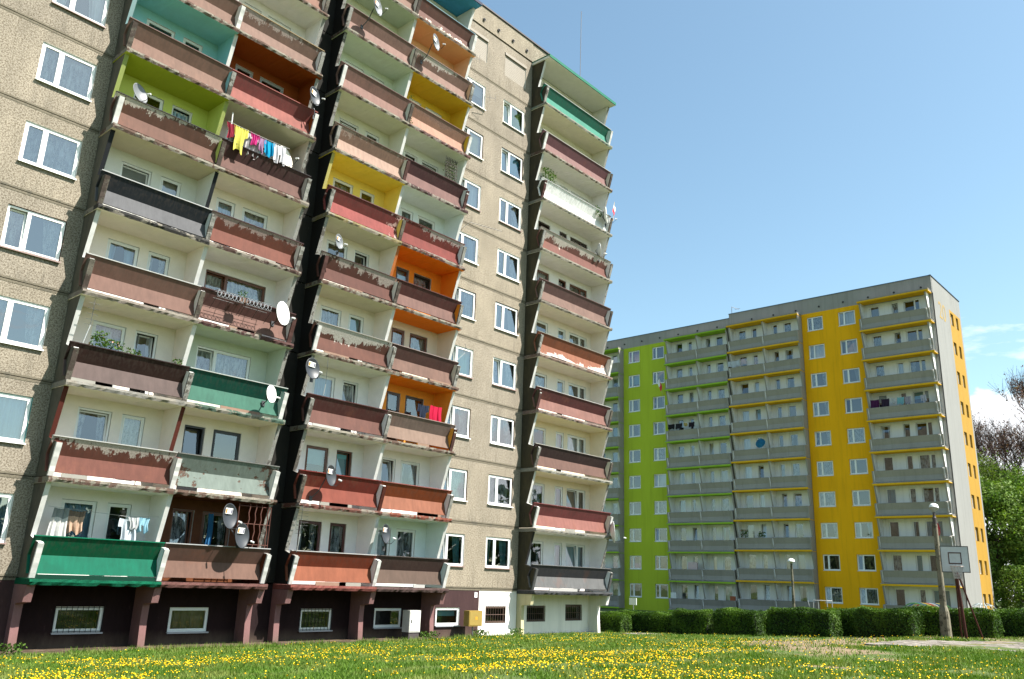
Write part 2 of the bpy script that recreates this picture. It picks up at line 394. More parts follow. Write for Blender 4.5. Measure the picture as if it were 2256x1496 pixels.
def window(B, x0, x1, z0, z1, y, split=(), fr='white', cur=None, sill=None, rng=rnd, glass=0.):
    if cur is None and B.base.z == -2.3: cur = rng.choices(['net', 'white', 'grey', 'brown', 'blue', 'teal', 'lilac', 'mint', ''], [3.5, .8, 2.0, 2.0, 1.6, 1.2, .4, .5, 11])[0]
    w_, h_ = x1-x0, z1-z0
    if B.base.z == -2.3: glass -= .035
    tilt = rng.random() < (.34 if split or h_ > 1.6 else .15)
    W = ob('window', winmesh(w_, h_, tuple(split), 0, FRAMEC[fr], tilt), B.root, B.loc(x0, y, z0))
    xs = [.055+.03]+[v for s in split for v in (w_*s-.07, w_*s+.07)]+[w_-.085]
    for i in range(0, len(xs), 2):
        if tilt and i == 0:      # sash tipped inwards along its lower edge
            a, b = .055, (w_*split[0]-.033 if split else w_-.055); key = ('t', round(a, 2), round(b, 2), round(h_, 2), fr)
            if key not in WM:
                q = M(); e = .05; hh_ = h_-.11
                q.box(0, b-a, 0, .05, 0, e); q.box(0, b-a, 0, .05, hh_-e, hh_); q.box(0, e, 0, .05, e, hh_-e); q.box(b-a-e, b-a, 0, .05, e, hh_-e); WM[key] = q.mesh('open_sash', matte('window_frame_paint', FRAMEC[fr], .35))
                q = M(); q.face([(e, .025, e), (b-a-e, .025, e), (b-a-e, .025, hh_-e), (e, .025, hh_-e)]); WM[key+('g',)] = q.mesh('pane', glassm(glass))
            an = -.085
            o = ob('open_sash', WM[key], W, (a, .01, .055), (an, 0, 0)); ob('pane', WM[key+('g',)], W, (a, .01, .055), (an, 0, 0)); continue
        ob('pane', panemesh(xs[i], xs[i+1], h_, glass), W)
    if cur is None: cur = rng.choices(['net', 'net2', 'white', 'cream', 'blue', 'teal', 'grey', 'brown', ''], [5, 3, 2, 1, 1.2, 1, 1, .9, 6])[0]
    if cur:
        me = curmesh(w_, h_, cur, rng.randrange(6), .36 if B.base.z == -2.3 else 1.); ob(me.name.split('.')[0], me, W)  # far curtains take a darker colour for the shade inside the openings
    if sill: ob('sill', sillmesh(w_, FRAMEC[sill] if isinstance(sill, str) else sill), W, (0, 0, 0))
    return W

class Bld:
    def __init__(s, root, base=(0, 0, 0)): s.root = root; s.base = Vector(base)
    def loc(s, x, y, z): return (x-s.base.x, y-s.base.y, z-s.base.z)
    def part(s, name, me, x=0, y=0, z=0, label=None): return ob(name, me, s.root, s.loc(x, y, z), None, label)

# ================================================================== ground
def terr(Y):
    return float(np.interp(Y, [-60, -18.5, -16, -13, -9, -5.5, -1, 5, 400], [-1.2, -1.19, -1.24, -1.42, -1.62, -1.80, -1.98, -2.0, -2.1]))
ys = [-400, -100, -60, -40, -30]+[(-26+i*.75) for i in range(37)]+[4, 6, 12, 30, 100, 500]
xs = [-400, -100, -40, -20]+[(-14+i*1.5) for i in range(45)]+[60, 75, 120, 250, 900]
gm = M(); gr_ = random.Random(3); G = []
for Y in ys:
    for X in xs: G.append((X, Y, terr(Y)+(gr_.uniform(-.02, .02) if -26 < Y < -2 and X < 40 else 0)))
gm.v = G; nx = len(xs)
for j in range(len(ys)-1):
    for i in range(nx-1): gm.f.append((j*nx+i, j*nx+i+1, (j+1)*nx+i+1, (j+1)*nx+i)); gm.mi.append(0)
WORN = [(20.2, -13.6, 1.5), (20.2, -15.6, 1.3), (17.4, -15.6, 1.3), (14.7, -17.8, 1.1), (13.0, -19.5, 1.0), (9.7, -19.3, .8), (11.0, -21.6, .8), (18.0, -14.0, 1.0), (22.5, -13.2, 1.1), (16.0, -16.9, .9)]
def lawn_mat():
    s = MB_('lawn_soil'); 
    n = s.noise(.22, 5, (1, 1, 1), .6, False); n2 = s.noise(4, 6, (1, 1, 1), .7, False); n3 = s.noise(.9, 4, (1, 1, 1), .6, False)
    g = s.mix(s.ramp(n2, .35, .65), (.045, .075, .018), (.09, .12, .035))
    g = s.mix(s.ramp(n3, .5, .66), g, (.085, .10, .028))
    dirt = s.mix(s.ramp(n2, .3, .7), (.14, .10, .06), (.24, .18, .12))
    pos = s.N.new('ShaderNodeSeparateXYZ'); s.L.new(s.geo(), pos.inputs[0])
    xr = s.ramp(pos.outputs['X'], 8, 24, -.10, .10)
    yr = s.ramp(s.math('ABSOLUTE', s.math('ADD', pos.outputs['Y'], 15.5)), 0, 9, .10, -.16)
    k = s.math('ADD', s.math('ADD', xr, yr), s.math('ADD', s.math('MULTIPLY', n, .5), s.math('MULTIPLY', n3, .5)))
    for a, b_, q in WORN:
        dn = s.N.new('ShaderNodeVectorMath'); dn.operation = 'DISTANCE'; fl = s.N.new('ShaderNodeCombineXYZ'); s.L.new(pos.outputs['X'], fl.inputs[0]); s.L.new(pos.outputs['Y'], fl.inputs[1])
        s.L.new(fl.outputs[0], dn.inputs[0]); dn.inputs[1].default_value = (a, b_, 0)
        k = s.math('ADD', k, s.ramp(dn.outputs['Value'], 0, q*1.5, .26, 0))
    s.col(s.mix(s.ramp(k, .56, .66), g, dirt)); s.bump(n2, .8, .05); s.rough(.95); return s.m
ground_ = 0; structure(ob('ground', gm.mesh('ground', lawn_mat(), True)))

# ================================================================== near block
B1 = Bld(empty('apartment_block', (0, 0, -1.98)), (0, 0, -1.98))
thing(B1.root, 'old pebble-dashed grey tower block with tiers of slanted brown, red and green balconies', 'apartment building')
PEB = pebble(P(226, 213, 193, .88), P(160, 145, 124, .76)); JOINT = concrete(P(190, 178, 155), (.1, .09, .07), .05, .2)
REV = plain('white_reveal', (.72, .72, .70), .6, .08); REVB = plain('brown_reveal', P(120, 75, 60), .7, .12)
FH = 2.8
body = M(); body.box(-13.9, 27.5, 1.0, 12, -1.95, 29.2); body.box(-13.98, 21.35, .075, .95, -.12, 29.0, 1)
# leave room behind the facade skin: only thin backing sheets between the openings
body = M(); body.box(-13.9, 27.5, 1.02, 12, -1.95, 29.2)
B1.part('building_core', body.mesh('building_core', [plain('core_render', P(150, 140, 125))]))
# window columns in the flat bays
LW = [(-2.15, -.47), (-5.75, -4.05), (-9.4, -7.7), (-13.0, -11.4)]; MW = [(16.18, 17.84), (19.22, 20.9)]
wcur = {('L', 0, 1): ('blue', 'teal'), ('L', 0, 2): ('net', 'white'), ('L', 0, 3): ('net2', 'brownr'), ('L', 0, 4): ('net', 'white'), ('L', 0, 5): ('net', 'white'), ('L', 0, 6): ('white', 'white'), ('L', 0, 7): ('mint', 'white'),
 ('M', 0, 0): ('teal', 'white'), ('M', 1, 0): ('teal', 'white'), ('M', 0, 1): ('net', 'brownr'), ('M', 1, 1): ('net', 'brownr'), ('M', 0, 2): ('net2', 'brownr'), ('M', 1, 2): ('net', 'brownr'),
 ('M', 0, 3): ('mint', 'white'), ('M', 1, 3): ('net', 'white'), ('M', 0, 4): ('net', 'brownr'), ('M', 1, 4): ('grey', 'brownr'), ('M', 0, 5): ('blue', 'white'), ('M', 1, 5): ('net2', 'white'),
 ('M', 0, 6): ('white', 'white'), ('M', 1, 6): ('net', 'white'), ('M', 0, 7): ('yellow', 'brownr'), ('M', 1, 7): ('cyan', 'brownr'), ('M', 0, 8): ('grey', 'white'), ('M', 1, 8): ('green', 'white'), ('M', 0, 9): ('shut', 'cream'), ('M', 1, 9): ('shut', 'cream')}
wr = random.Random(11)
def lip(x0, x1, zz, d=.012):
    m = M(); m.box(0, x1-x0, -.020, .03, -.085, -.014); m.box(0, x1-x0, -.020, .03, .014, .07); return m
for tag, X0, X1, cols in (('L', -13.95, -.004, LW), ('M', 15.96, 21.44, MW)):
    for k in range(10):
        holes = [(a-X0, b-X0, .9, 2.27) for a, b in cols]
        zt = FH-.010
        revs = {wcur.get((tag, i, k), ('', 'white'))[1] for i in range(len(cols))}
        rv = REVB if 'brownr' in revs else (plain('teal_reveal', (.10, .38, .38), .6, .08) if 'teal' in revs else REV)
        B1.part('facade_panel', wall(0, X1-X0, .010, zt, holes, 0, .075, .11).mesh('facade_panel', [PEB, rv]), X0, 0, k*FH)
        B1.part('panel_joint', lip(X0, X1, 0).mesh('panel_joint', JOINT), X0, .012, k*FH)
        for i, (a, b) in enumerate(cols):
            cu_, fr_ = wcur.get((tag, i, k), (None, 'white'))
            if cu_ == 'shut':
                m = M()
                for q in range(24): m.box(0, b-a, .03+.004*(q % 2), .05, q*.0505, q*.0505+.046)
                m.box(-.03, b-a+.03, -.05, .06, 1.22, 1.37)
                B1.part('roller_shutter', m.mesh('roller_shutter', plain('shutter_slats', P(235, 222, 205, .7), .5, .04)), a, 0, k*FH+.9)
                continue
            W = window(B1, a+.015, b-.015, k*FH+.915, k*FH+2.255, .045, (.36,) , 'white', cu_, (.75, .75, .73) if k % 3 else (.25, .17, .15), wr, .09)
# attic band and roof edge
for X0, X1 in ((-13.95, -.004), (15.96, 21.44), (.0, 15.95), (21.45, 27.55)):
    y = 0 if X0 in (-13.95, 15.96) else 0.02
    m = wall(0, X1-X0, .02, 1.22, [], 0, .2)
    m.box(0, X1-X0, -.05, .1, -.02, .03, 0)
    B1.part('attic_panel', m.mesh('attic_panel', [PEB, REV]), X0, y, 28.05)
m = M(); m.box(-14.0, 27.6, -.06, .3, 29.28, 29.36); m.box(-14.0, 27.6, .3, 12, 29.22, 29.3); B1.part('roof_edge', m.mesh('roof_edge', matte('tar_flashing', (.03, .02, .02), .6)))
for X in (-9, -7.8, -6.6, -5.4, -4.2, -3, -1.8, -.6, 16.3, 17.46, 18.6, 19.76, 20.9):
    m = M(); m.lathe([(0, .0), (.055, .0), (.055, .05), (.085, .05), (.085, -.02)], 12)
    o = B1.part('vent_hole', m.mesh('vent_hole', matte('vent_dark', (.02, .018, .016))), X, -.02, 28.48); o.rotation_euler = (math.pi/2, 0, 0)
# gap walls between the two balcony towers and strip right of the flat bays
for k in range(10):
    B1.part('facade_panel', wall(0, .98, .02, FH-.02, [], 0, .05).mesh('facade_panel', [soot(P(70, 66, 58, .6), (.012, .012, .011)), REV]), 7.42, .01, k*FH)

# ---- cells
MAUVE = (178, 144, 132); BROWN = (165, 130, 124)
# key: (col,k): lower, upper (mostly shade put into the colour, a few two-tone), peel, peelcol, amt, wall, ceiling, slab, coping, left fin, label
CR = (243, 233, 222); WHT = (243, 238, 236)
CE = {
 ('A0', 0): ((0, 152, 118), (0, 122, 82), '', None, 0, WHT, None, (0, 140, 100), (0, 150, 110), 'bright green balcony parapet'),
 ('A1', 0): ((172, 138, 128), (140, 104, 92), '', None, 0, (88, 44, 22), None, (165, 115, 108), (235, 235, 235), 'brown balcony parapet below two satellite dishes'),
 ('A0', 1): ((160, 104, 94), None, 'top', (.42, .36, .32), .13, CR, None, None, (235, 235, 230), 'red-brown parapet peeling along its top edge'),
 ('A1', 1): ((176, 192, 182), None, 'all', (.085, .05, .035), -.16, CR, None, None, (150, 150, 145), 'pale green weathered parapet with brown stains'),
 ('A0', 2): ((142, 126, 128), (72, 46, 40), '', None, 0, CR, None, (205, 200, 190), (65, 40, 35), 'dark brown and grey parapet with plants on top'),
 ('A1', 2): ((92, 158, 135), (20, 105, 88), '', None, 0, (205, 212, 198), None, (120, 150, 132), (228, 235, 228), 'green parapet'),
 ('A0', 3): ((174, 138, 130), None, '', None, 0, CR, None, (200, 185, 172), (240, 240, 235), 'brown parapet with white coping'),
 ('A1', 3): ((176, 138, 132), (122, 82, 78), '', None, 0, WHT, None, (130, 95, 90), (105, 68, 66), 'brown parapet with two flower racks'),
 ('A0', 4): ((142, 142, 146), (52, 58, 66), '', None, 0, (225, 225, 218), (215, 200, 175), (90, 88, 86), (240, 240, 240), 'black and grey parapet'),
 ('A1', 4): ((162, 100, 86), None, 'top', (.30, .22, .20), .08, CR, None, (120, 92, 84), (95, 62, 66), 'red-brown peeling parapet'),
 ('A0', 5): ((156, 116, 104), None, 'top', (.46, .41, .36), .16, (205, 215, 115), (170, 178, 60), None, (48, 42, 42), 'brown parapet with white drips'),
 ('A1', 5): ((148, 110, 104), (98, 64, 62), 'all', (.42, .36, .34), -.34, (205, 190, 180), (205, 200, 185), (150, 120, 105), (55, 45, 48), 'dark brown parapet below a row of laundry'),
 ('A0', 6): (MAUVE, None, '', None, 0, (150, 205, 208), (150, 208, 214), None, (150, 115, 108), 'brown parapet'),
 ('A1', 6): ((212, 132, 126), (172, 88, 84), '', None, 0, (140, 68, 22), (150, 72, 22), None, (195, 105, 95), 'salmon red parapet'),
 ('A0', 7): (MAUVE, None, '', None, 0, CR, None, None, (150, 115, 108), 'brown parapet'),
 ('A1', 7): ((184, 152, 142), None, 'top', (.34, .27, .24), .0, WHT, None, None, (190, 160, 110), 'light brown stained parapet'),
 ('A0', 8): (MAUVE, None, '', None, 0, CR, None, None, (150, 115, 108), None),
 ('A1', 8): (MAUVE, None, '', None, 0, CR, (226, 218, 200), None, (150, 115, 108), None),
 ('A0', 9): (MAUVE, None, '', None, 0, CR, None, None, (150, 115, 108), None), ('A1', 9): (MAUVE, None, '', None, 0, CR, None, None, (150, 115, 108), None),
 ('B0', 0): ((208, 130, 102), (168, 80, 54), '', None, 0, WHT, None, (200, 118, 108), (240, 238, 235), 'terracotta orange parapet'),
 ('B1', 0): ((146, 126, 118), (104, 78, 74), '', None, 0, (225, 235, 232), None, (140, 112, 108), (120, 108, 104), 'grey-brown parapet'),
 ('B0', 1): ((190, 106, 92), (158, 66, 54), '', None, 0, WHT, None, (165, 110, 98), (165, 62, 52), 'brick red parapet with grey dish'),
 ('B1', 1): ((212, 144, 120), (176, 88, 46), '', None, 0, WHT, None, (190, 110, 90), (195, 120, 110), 'orange-brown parapet with white trim'),
 ('B0', 2): ((156, 112, 106), (116, 66, 62), '', None, 0, WHT, (235, 235, 225), None, (110, 62, 58), 'wine brown parapet'),
 ('B1', 2): ((198, 174, 164), (168, 144, 134), '', None, 0, (238, 158, 62), (236, 140, 44), None, (190, 168, 160), 'pale pinkish brown parapet'),
 ('B0', 3): ((146, 100, 90), None, 'top', (.44, .41, .37), .16, CR, (215, 208, 185), None, (195, 190, 178), 'brown parapet with white peeling top'),
 ('B1', 3): ((170, 138, 130), (118, 82, 76), '', None, 0, (232, 215, 195), (240, 124, 26), None, (190, 170, 165), 'brown parapet of the orange balcony'),
 ('B0', 4): ((136, 90, 82), None, 'top', (.36, .30, .27), .04, CR, (220, 215, 195), None, (95, 65, 60), 'dark brown weathered parapet'),
 ('B1', 4): ((170, 134, 130), (116, 68, 64), '', None, 0, (240, 138, 40), (242, 132, 34), None, (120, 75, 70), 'brown-red parapet'),
 ('B0', 5): ((204, 108, 108), (158, 76, 72), 'all', (.55, .36, .33), -.22, (250, 222, 110), (250, 222, 100), (210, 190, 140), (140, 90, 88), 'weathered red parapet'),
 ('B1', 5): ((176, 88, 84), None, 'top', (.40, .32, .30), .03, (232, 238, 238), None, (150, 105, 95), (120, 50, 48), 'red parapet with worn top'),
 ('B0', 6): ((238, 198, 176), (186, 148, 128), 'top', (.30, .22, .18), -.05, (228, 224, 205), None, None, (130, 105, 92), 'peach parapet'),
 ('B1', 6): ((170, 132, 132), (106, 66, 68), '', None, 0, (232, 232, 224), None, (125, 95, 95), (100, 62, 62), 'dark plum parapet'),
 ('B0', 7): ((192, 152, 146), None, '', None, 0, (218, 226, 212), None, None, (140, 100, 96), 'mauve brown parapet'),
 ('B1', 7): ((246, 190, 162), (206, 156, 132), 'top', (.22, .13, .10), .02, (226, 190, 62), (222, 186, 60), (150, 110, 105), (165, 125, 110), 'salmon parapet with rusty flaking'),
 ('B0', 8): ((196, 160, 154), None, '', None, 0, (225, 225, 205), (200, 212, 196), None, (150, 115, 108), None),
 ('B1', 8): ((196, 162, 154), None, 'top', (.50, .44, .40), -.04, (244, 196, 156), (240, 178, 134), None, (175, 150, 140), None),
 ('B0', 9): (MAUVE, None, '', None, 0, CR, (222, 220, 205), None, (150, 115, 108), None),
 ('B1', 9): ((150, 108, 100), None, 'bottom', (.66, .58, .50), .10, (228, 228, 222), (70, 150, 195), None, (150, 195, 215), 'brown parapet with flaking lower half'),
 ('C', 0): ((156, 156, 156), (84, 84, 90), '', None, 0, WHT, None, (120, 120, 122), (160, 160, 160), 'grey parapet with a darker upper band'),
 ('C', 1): ((212, 150, 146), (164, 88, 88), '', None, 0, (240, 228, 208), None, (212, 208, 196), (175, 95, 95), 'pink-red parapet'),
 ('C', 2): ((162, 130, 124), (84, 62, 62), '', None, 0, (240, 226, 200), None, (226, 222, 208), (215, 210, 200), 'dark brown parapet'),
 ('C', 3): ((196, 150, 146), (128, 72, 72), '', None, 0, CR, None, (190, 160, 150), (235, 230, 225), 'wine red parapet'),
 ('C', 4): ((212, 146, 120), (176, 104, 72), 'bottom', (.55, .46, .42), .06, CR, None, (190, 160, 145), (185, 180, 165), 'orange-brown flaking parapet'),
 ('C', 5): ((182, 152, 146), (142, 106, 102), '', None, 0, WHT, None, (175, 165, 150), (150, 120, 115), 'mauve brown parapet'),
 ('C', 6): ((172, 120, 114), None, 'top', (.48, .43, .38), .20, WHT, None, (190, 185, 165), (160, 150, 138), 'brown parapet with worn grey top'),
 ('C', 7): ((250, 250, 248), (252, 252, 250), '', None, 0, WHT, None, (190, 190, 175), (245, 245, 245), 'white parapet'),
 ('C', 8): ((192, 152, 156), (148, 98, 104), '', None, 0, (232, 226, 208), None, None, (230, 225, 220), 'plum brown parapet'),
 ('C', 9): ((90, 196, 168), (30, 134, 108), '', None, 0, (226, 224, 215), None, (190, 205, 185), (240, 244, 242), 'turquoise green parapet'),
}
COLS = {'A0': (.0, 3.72), 'A1': (3.72, 7.42), 'B0': (8.4, 12.18), 'B1': (12.18, 15.94), 'C': (21.46, 27.58)}
SLD = 1.06
PLATE = [(.30, 0), (-.86, 0), (-1.12, .90), (-1.06, .965), (-.90, .99), (-.43, 1.14), (-.88, 2.62), (.30, 2.62)]
def plate_mesh(t, front, ml, mr, outer=False):
    m = M(); pl = PLATE if not outer else [(y if y < .2 else .0, zz) for y, zz in PLATE]
    m.prism_x([p for p in pl], -t/2, t/2, 0, 1, 2); return m.mesh('side_plate', [front, ml, mr])
def paint_of(c): return plain('wall_paint', P(*c, 1.92), .75, .07)
FINC = concrete(P(215, 212, 204, .85), (.06, .05, .04), .12, .30)
FINW = plain('white_fin', (.52, .51, .49), .8, .2)
def slab_mesh(w_, mat_edge, mat_under, seed, l=.03, r=.0):
    """floor slab; ragged front edge"""
    r_ = random.Random(seed); m = M(); n = max(12, int(w_*9)); d = SLD
    x0, x1 = -l, w_+r; zs = (-.02, -.185)
    top = [(x0+(x1-x0)*i/n, -d+r_.uniform(-.008, .014), zs[0]+r_.uniform(-.008, .004)) for i in range(n+1)]
    mid = [(p[0], -d-.012+r_.uniform(-.008, .012), -.10) for p in top]
    bot = []
    for p in top:
        c = r_.random(); bot.append((p[0], -d+.02+(r_.uniform(.01, .05) if c > .75 else r_.uniform(-.012, .012)), zs[1]+(r_.uniform(.01, .035) if c > .75 else r_.uniform(-.006, .006))))
    for i in range(n):
        m.face([mid[i], mid[i+1], top[i+1], top[i]]); m.face([bot[i], bot[i+1], mid[i+1], mid[i]])
        m.face([top[i], top[i+1], (top[i+1][0], .3, zs[0]), (top[i][0], .3, zs[0])])
        m.face([(bot[i][0], .3, zs[1]), (bot[i+1][0], .3, zs[1]), bot[i+1], bot[i]], 1)
    m.face([(x0, .3, zs[1]), bot[0], mid[0], top[0], (x0, .3, zs[0])], 2); m.face([(x1, .3, zs[0]), top[-1], mid[-1], bot[-1], (x1, .3, zs[1])], 2)
    return m.mesh('balcony_slab', [mat_edge, mat_under, mat_edge])
def parapet_mesh(w_, l, r, mat, inner):
    m = M(); o = [(-.83, .115), (-.70, .617), (-.93, 1.12)]; i_ = [(-.875, 1.12), (-.64, .617), (-.77, .115)]
    x0, x1 = -l, w_+r; n = 8
    for a, b in zip(o[:-1], o[1:]):
        for q in range(n):
            u0, u1 = x0+(x1-x0)*q/n, x0+(x1-x0)*(q+1)/n
            m.face([(u0, a[0], a[1]), (u1, a[0], a[1]), (u1, b[0], b[1]), (u0, b[0], b[1])])
    for a, b in zip(i_[:-1], i_[1:]): m.face([(x1, a[0], a[1]), (x0, a[0], a[1]), (x0, b[0], b[1]), (x1, b[0], b[1])][::-1], 1)
    m.face([(x0, -.93, 1.12), (x1, -.93, 1.12), (x1, -.875, 1.12), (x0, -.875, 1.12)]); m.face([(x0, -.77, .115), (x1, -.77, .115), (x1, -.83, .115), (x0, -.83, .115)])
    m.face([(x0, p[0], p[1]) for p in (o+i_)[::-1]]); m.face([(x1, p[0], p[1]) for p in o+i_])
    return m.mesh('parapet', [mat, inner])
def coping_mesh(w_, l, r, c):
    m = M(); n = 6; x0, x1 = -l, w_+r
    m.box(x0, x1, -.955, -.855, 1.121, 1.15); return m.mesh('coping', plain('coping_paint', P(*c, .75), .6, .15))
wc = random.Random(23)
winset = {'A0': [(.95, 2.0, 'W'), (2.32, 3.08, 'D')], 'A1': [(4.45, 5.21, 'D'), (5.52, 6.6, 'W')], 'B0': [(9.38, 10.42, 'W'), (10.8, 11.58, 'D')], 'B1': [(13.1, 13.85, 'D'), (14.14, 15.2, 'W')],
          'C': [(22.65, 23.66, 'W'), (24.48, 25.15, 'D'), (25.46, 27.06, 'W2')]}
wover = {('A1', 3): [(4.43, 6.88, 'W2')], ('A1', 2): [(4.5, 6.62, 'W2')]}
frov = {('A1', 1): 'black', ('B0', 0): 'darkred', ('A1', 3): 'brown', ('A0', 4): 'white', ('B1', 4): 'dark', ('B1', 2): 'dark', ('C', 5): 'brown', ('C', 6): 'dark', ('B1', 3): 'brown', ('A1', 0): 'brown', ('B0', 1): 'brown', ('A1', 6): 'grey', ('A0', 6): 'white'}
curov = {('A0', 3): ['blue', 'net'], ('A0', 2): ['net', 'grey'], ('A1', 1): ['', ''], ('A1', 2): ['net'], ('A1', 3): ['net2'], ('B0', 0): ['net', 'net'], ('B0', 1): ['teal', 'teal'], ('A0', 1): ['net', 'net'], ('B1', 1): ['grey', 'net'], ('B1', 0): ['white', 'net'], ('A0', 0): ['blue', ''], ('A1', 0): ['net', 'net'], ('C', 0): ['net', 'grey', 'teal'], ('C', 1): ['net', 'brown', 'brown'], ('A0', 4): ['grey', 'grey'], ('B1', 2): ['brown', 'brown'], ('B0', 2): ['blue', 'net']}
UNDER0 = plain('slab_soffit', P(95, 70, 66, .5), .9, .2)
SLABC = concrete(P(205, 196, 178, .78), (.07, .035, .026), .22, .40)
FIND = concrete(P(170, 160, 145, .74), (.05, .035, .03), .3, .45)
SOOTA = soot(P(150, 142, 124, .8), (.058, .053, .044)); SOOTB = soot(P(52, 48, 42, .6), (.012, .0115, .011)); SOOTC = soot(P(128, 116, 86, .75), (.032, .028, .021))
for (col, k), d in CE.items():
    lo, up, peel, pc, amt, wl, ce, sl, cop, lab = d
    x0, x1 = COLS[col]; w_ = x1-x0; zk = k*FH
    lo = (lo[0], lo[1]*.955, lo[2]*.90) if lo[0] > lo[1]*1.1 and lo[0] < 215 else lo
    mp = paint(P(*lo), P(*lo), '', None, 0) if False else paint((.76, .76, .75), (.78, .78, .77), '', None, 0) if lo[0] > 248 else paint(P(*lo), P(*up, .80) if up else None, peel, pc, amt)
    inner = plain('parapet_inner', P(170, 165, 155, .7), .8, .1)
    l = .07 if col in ('A0', 'B0', 'C') else -.012; r = .07 if col in ('A1', 'B1', 'C') else -.012
    p = B1.part('parapet', parapet_mesh(w_, l, r, mp, inner), x0, 0, zk, lab)
    ob('coping', coping_mesh(w_, l, r, cop), p)
    # light strips closing the gap under the panel
    if (col, k) == ('A0', 0): ob('kick_board', M().box(.08, w_-.1, -.84, -.80, -.02, .10).mesh('kick_board', plain('kick_board_paint', P(0, 80, 60, .7), .7, .1)), p)
    else:
        for q in range(wc.choice((0, 1, 1, 2))):
            a = wc.uniform(.1, w_*.6); b = min(w_-.15, a+wc.uniform(.5, w_*.45)); m = M(); m.box(a, b, -.86, -.825, -.02+.0, .105)
            ob('kick_board', m.mesh('kick_board', plain('kick_board_paint', wc.choice(((.34, .33, .31), (.24, .23, .20), (.22, .14, .10))), .7, .1)), p)
    # slab: edge paint belongs to this storey, soffit to the cell below
    if k > 0:
        b_ = CE[(col, k-1)]; und = paint_of(b_[6] or b_[5])
    else: und = UNDER0
    edge = SLABC if sl is None else concrete(P(*sl, .74), tuple(v*.6 for v in P(*sl, .72)) if k == 0 else P(200, 190, 175, .7), .2, .3)
    B1.part('balcony_slab', slab_mesh(w_, edge, und, hash((col, k)) % 999 if False else k*7+len(col)*3+ord(col[0])+ord(col[-1]), .035 if l > 0 else 0, .035 if r > 0 else 0), x0, 0, zk)
    # back wall with openings
    wins = wover.get((col, k), winset[col]); holes = []
    for a, b, t in wins: holes.append((a-x0, b-x0, .86 if t[0] == 'W' else .1, 2.28))
    m = wall(0, w_, 0.0, 2.62, holes, 0, .05, .09)
    B1.part('loggia_wall', m.mesh('loggia_wall', [plain('plank_wall', (.12, .04, .015), .6, .3) if (col, k) == ('A1', 0) else paint_of(wl), REV]), x0, .3, zk-.0)
    for i, (a, b, t) in enumerate(wins):
        cs = curov.get((col, k)); cu_ = cs[i] if cs else None
        sp_ = {'W': (), 'D': (), 'W2': (.62,) if col == 'C' else (.33,)}[t]
        window(B1, a+.01, b-.01, zk+(.87 if t[0] == 'W' else .11), zk+2.27, .345, sp_, frov.get((col, k), 'white'), cu_, None, wc, .0)
def cellcol(c): return paint_of(c[5])
SOF = {'A': SOOTA, 'B': SOOTB, 'C': SOOTC}
edge_over = {('A0', 4): (40, 44, 50), ('A1', 4): (40, 44, 50), ('A0', 1): (128, 62, 50), ('A1', 1): (128, 62, 50), ('A0', 5): (215, 228, 130), ('A1', 5): (215, 228, 130), ('A0', 6): (190, 228, 230), ('B0', 5): (250, 235, 140), ('B1', 4): (250, 150, 80), ('C', 0): (60, 58, 58), ('B1', 2.5): 0}
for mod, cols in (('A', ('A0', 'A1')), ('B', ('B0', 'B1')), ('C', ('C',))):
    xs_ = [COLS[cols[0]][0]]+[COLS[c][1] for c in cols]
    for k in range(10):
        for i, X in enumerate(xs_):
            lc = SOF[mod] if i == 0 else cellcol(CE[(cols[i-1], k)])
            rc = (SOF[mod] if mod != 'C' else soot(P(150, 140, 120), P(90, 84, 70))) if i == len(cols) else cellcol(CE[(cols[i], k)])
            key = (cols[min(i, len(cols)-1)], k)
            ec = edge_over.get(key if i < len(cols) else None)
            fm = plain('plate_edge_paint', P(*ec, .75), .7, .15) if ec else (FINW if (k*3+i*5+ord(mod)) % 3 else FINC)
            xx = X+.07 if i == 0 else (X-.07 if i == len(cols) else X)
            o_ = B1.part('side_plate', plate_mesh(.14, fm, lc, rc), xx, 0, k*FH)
            # the deep return from the facade line back to the loggia wall is inside the building
# weathered fin caps: small concrete blocks proud of each plate
for mod, cols in (('A', ('A0', 'A1')), ('B', ('B0', 'B1')), ('C', ('C',))):
    xs_ = [COLS[cols[0]][0]+.07]+[COLS[c][1]-(0.07 if c == cols[-1] else 0) for c in cols]
    for k in range(10):
        for i, X in enumerate(xs_):
            r_ = random.Random(k*13+i*7+ord(mod)); cc = r_.choice((FIND, FIND, FINC, FINC, FINW, plain('brown_fin', P(128, 88, 82), .8, .3)))
            if (mod, k) in (('A', 0), ('B', 0), ('C', 1), ('A', 1)): cc = FINW
            if (mod, k) in (('C', 0),): cc = plain('grey_fin', P(130, 130, 130), .8, .2)
            if (mod, k, i) in (('B', 1, 1),): cc = plain('red_fin', P(120, 60, 45), .8, .3)
            m = M(); n = 7; prev = None
            for q in range(n+1):
                t = q/n; zz = .0+.93*t; yy = -(.875+.262*t); jt = r_.uniform(-.008, .012) if 0 < q < n else 0
                cur_ = [(-.078, yy+jt, zz), (.078, yy+jt, zz), (.078, yy+.07, zz), (-.078, yy+.07, zz)]
                if prev:
                    for e in range(4): m.face([prev[e], prev[(e+1) % 4], cur_[(e+1) % 4], cur_[e]])
                prev = cur_
            m.face(prev)
            B1.part('fin_edge', m.mesh('fin_edge', cc), X, 0, k*FH)
